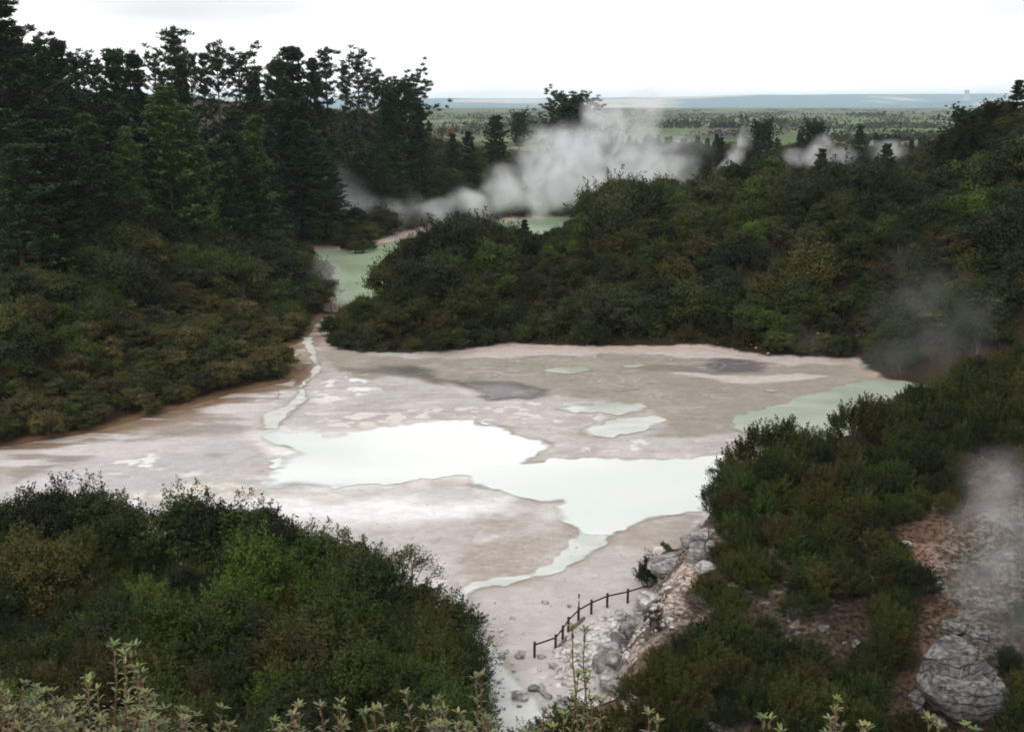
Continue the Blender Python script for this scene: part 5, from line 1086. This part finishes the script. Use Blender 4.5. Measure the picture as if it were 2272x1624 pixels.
# ------------------------------------------------------------------ the far country
def far_country():
    g = np.random.default_rng(31)
    # hills along the horizon
    xs = np.linspace(-14000, 20000, 340); ys = np.linspace(15000, 29000, 60); X, Y = np.meshgrid(xs, ys); x, y = X.ravel(), Y.ravel()
    prof = np.interp(x/y, [-0.3, -0.08, 0.05, 0.2, 0.35, 0.5], [190, 192, 215, 275, 310, 330])
    z = (prof + 190*(fbm(x/5200, y/9000, 5, 4)-0.5))*sm(y, 16500, 25000) + 26*(fbm(x/1400, y/1800, 8, 4)-0.5)*sm(y, 15500, 18000) + 8
    ridge = 150*np.exp(-((y-16800)/900)**2)*sm(x/y, 0.27, 0.46); z = z + ridge
    i = np.arange(len(ys)-1)[:, None]*len(xs); j = np.arange(len(xs)-1)[None, :]; F = np.stack([i+j, i+j+1, i+len(xs)+j+1, i+len(xs)+j], -1).reshape(-1, 4)
    n = fbm(x/1800, y/3000, 14, 4); col = np.where((n > 0.5)[:, None], np.array((0.52, 0.53, 0.44)), np.array((0.15, 0.25, 0.33))); col[n > 0.57] = (0.80, 0.74, 0.62)  # pasture and forest tones, with distance haze painted in as blue and paleness
    m, t, b = new_mat('hazed_hill_pasture_and_forest'); at = N(t, 'ShaderNodeAttribute', attribute_name='tint'); nn = N(t, 'ShaderNodeTexNoise'); nn.inputs['Scale'].default_value = 0.002; nn.inputs['Detail'].default_value = 6; tcc = N(t, 'ShaderNodeTexCoord'); t.links.new(tcc.outputs['Object'], nn.inputs[0])
    mm = N(t, 'ShaderNodeMix', data_type='RGBA', blend_type='MULTIPLY'); mm.inputs[0].default_value = 0.5; t.links.new(at.outputs['Color'], mm.inputs[6]); t.links.new(nn.outputs[0], mm.inputs[7]); t.links.new(mm.outputs[2], b.inputs['Base Color']); b.inputs['Roughness'].default_value = 1; b.inputs['Specular IOR Level'].default_value = 0
    tag(obj('hills', mesh_np('hills', np.stack([x, y, z], 1), F, m, col)), kind='structure')
    # tree belts and clumps on the plain
    def farcrown(seed, w, h, n, tn, leaf):
        gg = np.random.default_rng(seed); V, F, T, c = crown_np(seed, w, h, 16, n, leaf, tn, 0, 0.68, 0.9, (0.25, 0.45)); return mesh_np('plain_tree', V, F, M_LEAF, T, False)
    FT = [farcrown(800, 7, 15, 110, DARK, 1.5), farcrown(801, 8, 13, 110, OLIVE, 1.6), farcrown(802, 4.5, 19, 110, DARK, 1.4), farcrown(803, 8, 12, 110, GREY, 1.6), farcrown(804, 8, 12, 110, [lin(120, 92, 50), lin(108, 84, 48)], 1.6)]
    def pt(px, base, k, s, label, group=None):
        x, y, z = W(px, base, 6.0); o = obj('plain_tree', FT[k], None, (x, y, H(x, y)-0.5), (0, 0, g.uniform(0, 6.28)), (s, s, s*g.uniform(0.9, 1.1))); tag(o, label, 'tree', group)
    for px in np.linspace(1464, 1552, 11): pt(px, 283+g.uniform(-1, 1), 2, g.uniform(0.85, 1.0), 'dark conifer in the long hedge row on the plain above the steam', 'conifers of the long hedge row')
    for px in np.linspace(1578, 1638, 7): pt(px, 282+g.uniform(-1, 1), 0, g.uniform(0.75, 0.95), 'dark tree in the short row beside the long hedge row on the plain', 'trees of the short row')
    for px in np.linspace(1692, 1741, 6): pt(px, 278+g.uniform(-1, 1), 2, g.uniform(0.9, 1.05), 'dark tree in the square clump on the plain', 'trees of the square clump')
    for px, b, k, s, lb in ((1645, 279, 2, 1.35, 'tall paired tree on the plain before the square clump'), (1657, 279, 2, 1.25, 'second of the tall paired trees on the plain'), (1600, 270, 2, 1.2, 'upright tree behind the short row on the plain'), (1820, 265, 1, 1.0, 'round tree on the plain past the square clump'), (1812, 264, 3, 0.9, 'grey tree beside the round one past the square clump'), (2000, 257, 1, 1.2, 'broad tree on the plain near the steep hill'), (2026, 256, 4, 1.1, 'brown topped tree on the plain near the steep hill'), (2046, 256, 3, 0.9, 'small grey tree on the plain near the steep hill'), (1000, 300, 4, 1.0, 'golden autumn tree at the end of the pine ridge'), (985, 298, 3, 1.0, 'grey green tree next to the golden autumn tree'), (1180, 272, 3, 1.4, 'hazy grey tree on the plain past the round lone one'), (1196, 272, 4, 1.1, 'brownish hazy tree on the plain past the round lone one'), (1365, 283, 3, 1.1, 'pale tree on the plain seen through the upper steam')): pt(px, b, k, s, lb)
    for px in np.linspace(1880, 1962, 13): pt(px, 259+g.uniform(-1.5, 1.5), int(g.choice([0, 1, 3])), g.uniform(0.8, 1.3), 'tree in the farm shelter belt on the middle of the plain', 'trees of the farm shelter belt')
    for px in np.linspace(1825, 2125, 46): pt(px, 305+g.uniform(-7, 5), int(g.choice([0, 1, 3])), g.uniform(0.62, 0.85), 'tree in the long dark belt of wood at the near side of the plain', 'trees of the long dark belt')
    # the far woods, one mass
    VV, TT = [], []
    for _ in range(320):
        y = float(np.exp(g.uniform(np.log(1500), np.log(7000)))); x = y*g.uniform(-0.12, 0.5); 
        if g.random() < 0.85: y = 480*round(y/480) + g.normal()*18; x = 600*round(x/600) + g.normal()*150
        n = 60; h = g.uniform(6, 12); w = g.uniform(25, 75); c = np.array([x, y, H(x, y)+h*0.5]) + unit(g, n)*np.array([w, w*0.8, h*0.5])*g.uniform(0.5, 1, (n, 1)); ls = h*0.6*g.uniform(0.6, 1.3, n)
        V, _f = leaves_np(c, unit(g, n)+[0, 0, 0.5], ls, ls*0.7, g); tn = (DARK, GREY, GREY, BROWN)[g.integers(4)]; VV.append(V); TT.append(np.repeat(np.repeat(tn[g.integers(len(tn))][None], n, 0)*g.uniform(0.8, 1.3, (n, 1)), 4, 0))
    V = np.concatenate(VV); tag(obj('far_woods', mesh_np('far_woods', V, np.arange(len(V)).reshape(-1, 4), M_LEAF, np.concatenate(TT), False)), 'far off woods and hedges of the plain', 'woods', kind='stuff')
    # cooling tower
    Y = 15800; x, _, zb = D(2144, 221, Y); hgt = D(2144, 200, Y)[2] - zb; k = hgt/105
    rr = [(0, 52), (0.15, 46), (0.35, 38), (0.55, 33), (0.75, 32), (0.9, 33.5), (1.0, 35)]; an = np.linspace(0, 2*np.pi, 40, endpoint=False)
    V = np.concatenate([np.stack([np.cos(an)*r*k*0.8, np.sin(an)*r*k*0.8, np.full(40, h*hgt)], 1) for h, r in rr] + [np.stack([np.cos(an)*r*k*0.77, np.sin(an)*r*k*0.77, np.full(40, h*hgt)], 1) for h, r in rr[::-1]])
    i = np.arange(13)[:, None]*40; j = np.arange(40)[None, :]; F = np.stack([i+j, i+(j+1) % 40, i+40+(j+1) % 40, i+40+j], -1).reshape(-1, 4)
    mc, tcn, bc = new_mat('tower_concrete'); nz_ = N(tcn, 'ShaderNodeTexNoise'); nz_.inputs['Scale'].default_value = 0.08; rp_ = N(tcn, 'ShaderNodeValToRGB'); rp_.color_ramp.elements[0].color = (0.35, 0.33, 0.31, 1); rp_.color_ramp.elements[1].color = (0.5, 0.48, 0.46, 1); tcn.links.new(nz_.outputs[0], rp_.inputs[0]); tcn.links.new(rp_.outputs[0], bc.inputs['Base Color'])
    tag(obj('cooling_tower', mesh_np('cooling_tower', V, F, mc), None, (x, Y, zb-15), (0, 0, 0), (1, 1, 1.0+15/hgt)), 'pale concrete cooling tower on the low ridge near the horizon', 'cooling tower')
far_country()

# ------------------------------------------------------------------ steam and haze
def steam(puffs, dens, nsc, label, contrast=(0.38, 0.66), floor=0.12, vox=1.6, warp=3.0, vstep=None):
    """puffs: (px, py, distance, radius px wide, radius px high, weight); one closed hull filled with drifting vapour"""
    P = []
    for px, py, Y, rx, ry, w in puffs:
        c = np.array(D(px, py, Y)); k = np.linalg.norm(c-[0, 0, CAM_Z])/FPX; P.append((c, np.array([rx*k, max(rx, ry)*k*0.8, ry*k]), w))
    o0 = np.mean([p[0] for p in P], 0); V0, F0 = ICO[3]
    V = np.concatenate([V0*(r+warp*0.35) + c - o0 for c, r, w in P]); F = np.concatenate([F0+i*len(V0) for i in range(len(P))])
    tmp = obj('steam_hull', mesh_np('steam_hull', V, F, [], None, False)); md = tmp.modifiers.new('hull', 'REMESH'); md.mode = 'VOXEL'; md.voxel_size = vox
    dg = bpy.context.evaluated_depsgraph_get(); me = bpy.data.meshes.new_from_object(tmp.evaluated_get(dg)); bpy.data.objects.remove(tmp)
    m = bpy.data.materials.new('steam_vapour'); m.use_nodes = True; t = m.node_tree; t.nodes.clear()
    tc = N(t, 'ShaderNodeTexCoord'); nw = N(t, 'ShaderNodeTexNoise'); nw.inputs['Scale'].default_value = nsc*0.8; nw.inputs['Detail'].default_value = 1
    t.links.new(tc.outputs['Object'], nw.inputs['Vector'])
    s1 = N(t, 'ShaderNodeVectorMath', operation='SUBTRACT'); s1.inputs[1].default_value = (0.5, 0.5, 0.5); t.links.new(nw.outputs['Color'], s1.inputs[0])
    s2 = N(t, 'ShaderNodeVectorMath', operation='SCALE'); s2.inputs['Scale'].default_value = warp*2; t.links.new(s1.outputs[0], s2.inputs[0])
    s3 = N(t, 'ShaderNodeVectorMath', operation='ADD'); t.links.new(s2.outputs[0], s3.inputs[0]); t.links.new(tc.outputs['Object'], s3.inputs[1])
    acc = None
    for c, r, w in P:
        a = N(t, 'ShaderNodeVectorMath', operation='SUBTRACT'); a.inputs[1].default_value = c-o0; t.links.new(s3.outputs[0], a.inputs[0])
        b = N(t, 'ShaderNodeVectorMath', operation='MULTIPLY'); b.inputs[1].default_value = 1/r; t.links.new(a.outputs[0], b.inputs[0])
        l = N(t, 'ShaderNodeVectorMath', operation='LENGTH'); t.links.new(b.outputs[0], l.inputs[0])
        q = N(t, 'ShaderNodeMapRange', interpolation_type='SMOOTHSTEP'); q.inputs['From Min'].default_value = 1.0; q.inputs['From Max'].default_value = 0.1; q.inputs['To Max'].default_value = w; t.links.new(l.outputs['Value'], q.inputs['Value'])
        if acc is None: acc = q.outputs[0]
        else:
            d = N(t, 'ShaderNodeMath', operation='MAXIMUM'); t.links.new(acc, d.inputs[0]); t.links.new(q.outputs[0], d.inputs[1]); acc = d.outputs[0]
    n = N(t, 'ShaderNodeTexNoise'); n.inputs['Scale'].default_value = nsc; n.inputs['Detail'].default_value = 7; n.inputs['Roughness'].default_value = 0.62; t.links.new(s3.outputs[0], n.inputs['Vector'])
    r = N(t, 'ShaderNodeMapRange', interpolation_type='SMOOTHSTEP'); r.inputs['From Min'].default_value = contrast[0]; r.inputs['From Max'].default_value = contrast[1]; r.inputs['To Min'].default_value = floor; r.inputs['To Max'].default_value = 1.0; t.links.new(n.outputs[0], r.inputs['Value'])
    mu = N(t, 'ShaderNodeMath', operation='MULTIPLY'); t.links.new(acc, mu.inputs[0]); t.links.new(r.outputs[0], mu.inputs[1])
    md_ = N(t, 'ShaderNodeMath', operation='MULTIPLY'); md_.inputs[1].default_value = dens; t.links.new(mu.outputs[0], md_.inputs[0])
    pv = N(t, 'ShaderNodeVolumePrincipled'); pv.inputs['Color'].default_value = (0.96, 0.96, 0.98, 1); pv.inputs['Anisotropy'].default_value = 0.15; t.links.new(md_.outputs[0], pv.inputs['Density'])
    out = N(t, 'ShaderNodeOutputMaterial'); t.links.new(pv.outputs[0], out.inputs['Volume'])
    me.materials.clear(); me.materials.append(m); me.name = 'steam'
    return tag(obj('steam', me, None, o0), label, 'steam', kind='stuff')
steam([(905, 484, 352, 40, 22, .6), (975, 470, 355, 60, 34, .9), (1050, 452, 358, 62, 40, .8), (1120, 425, 362, 70, 55, .9), (1190, 380, 366, 70, 75, 1.0), (1230, 330, 370, 80, 66, 1.0), (1300, 345, 374, 95, 85, .95), (1300, 420, 368, 90, 60, .9), (1395, 400, 372, 75, 85, 1.0), (1420, 340, 378, 80, 75, .55), (1335, 262, 380, 62, 66, .75), (1480, 370, 382, 90, 70, .38), (1425, 250, 385, 55, 85, .4), (1250, 400, 366, 80, 80, 1.0), (1180, 440, 362, 70, 50, .9), (1350, 300, 372, 80, 60, .6), (1500, 330, 384, 80, 60, .3)], 0.44, 0.11, 'thick white steam billowing off the far end of the green lake', (0.34, 0.74), 0.11, vox=2.2, warp=6.5)
steam([(680, 440, 318, 100, 66, .5), (760, 462, 322, 90, 66, .7), (640, 480, 314, 60, 50, .4), (850, 480, 335, 80, 50, .6), (740, 410, 330, 90, 50, .3), (900, 470, 340, 60, 40, .6), (800, 520, 326, 70, 34, .5)], 0.26, 0.08, 'thin grey steam hanging over the bush behind the lake', vox=2.2, warp=4.0)
steam([(738, 612, 214, 48, 46, 1.0), (752, 650, 213, 34, 36, .9), (715, 590, 215, 40, 34, .6)], 0.34, 0.22, 'patch of steam over the footbridge at the lake outlet', vox=1.0, warp=1.5)
steam([(1612, 372, 400, 22, 24, .9), (1632, 345, 402, 26, 30, .9), (1650, 315, 404, 24, 34, .6)], 0.4, 0.16, 'thin leaning column of steam in the wood', vox=1.4, warp=2.5)
steam([(1800, 345, 400, 34, 26, .9), (1822, 325, 402, 34, 30, 1.0), (1770, 350, 400, 40, 24, .5), (1860, 345, 402, 50, 28, .35), (1970, 335, 404, 50, 30, .45)], 0.4, 0.15, 'small bright puffs of steam in the wood', vox=1.6, warp=2.5)
steam([(2010, 690, 150, 110, 90, .6), (2090, 760, 148, 90, 80, .9), (1990, 790, 147, 110, 60, .5), (1800, 760, 150, 70, 50, .3), (2060, 830, 146, 80, 40, .5), (2020, 590, 152, 90, 100, .3), (2060, 660, 151, 120, 120, .5), (2140, 700, 149, 100, 110, .5), (2170, 790, 147, 90, 70, .5)], 0.036, 0.16, 'faint steam drifting up the foot of the steep hill', vox=1.6, warp=2.5)
steam([(2225, 1060, 72, 100, 90, .8), (2200, 1150, 69, 100, 90, 1.0), (2260, 1180, 68, 110, 100, 1.0), (2190, 1280, 65, 110, 100, .8), (2250, 1380, 62, 100, 90, .6)], 0.17, 0.35, 'grey steam rolling down the bare slope of the bluff', vox=0.8, warp=1.2)
def haze():
    x0, x1, y0, y1, z0, z1 = -24000, 24000, -200, 31000, -16, 370
    V = [(x, y, z) for z in (z0, z1) for y in (y0, y1) for x in (x0, x1)]; F = [(0, 2, 3, 1), (4, 5, 7, 6), (0, 1, 5, 4), (2, 6, 7, 3), (0, 4, 6, 2), (1, 3, 7, 5)]
    me = bpy.data.meshes.new('haze'); me.from_pydata(V, [], F); m = bpy.data.materials.new('haze_air'); m.use_nodes = True; t = m.node_tree; t.nodes.clear()
    pv = N(t, 'ShaderNodeVolumePrincipled'); pv.inputs['Color'].default_value = (0.74, 0.89, 1.0, 1); pv.inputs['Density'].default_value = 0.00005; pv.inputs['Anisotropy'].default_value = 0.2
    out = N(t, 'ShaderNodeOutputMaterial'); t.links.new(pv.outputs[0], out.inputs['Volume']); me.materials.append(m); tag(obj('haze', me), 'pale blue haze', 'haze', kind='stuff')
haze()
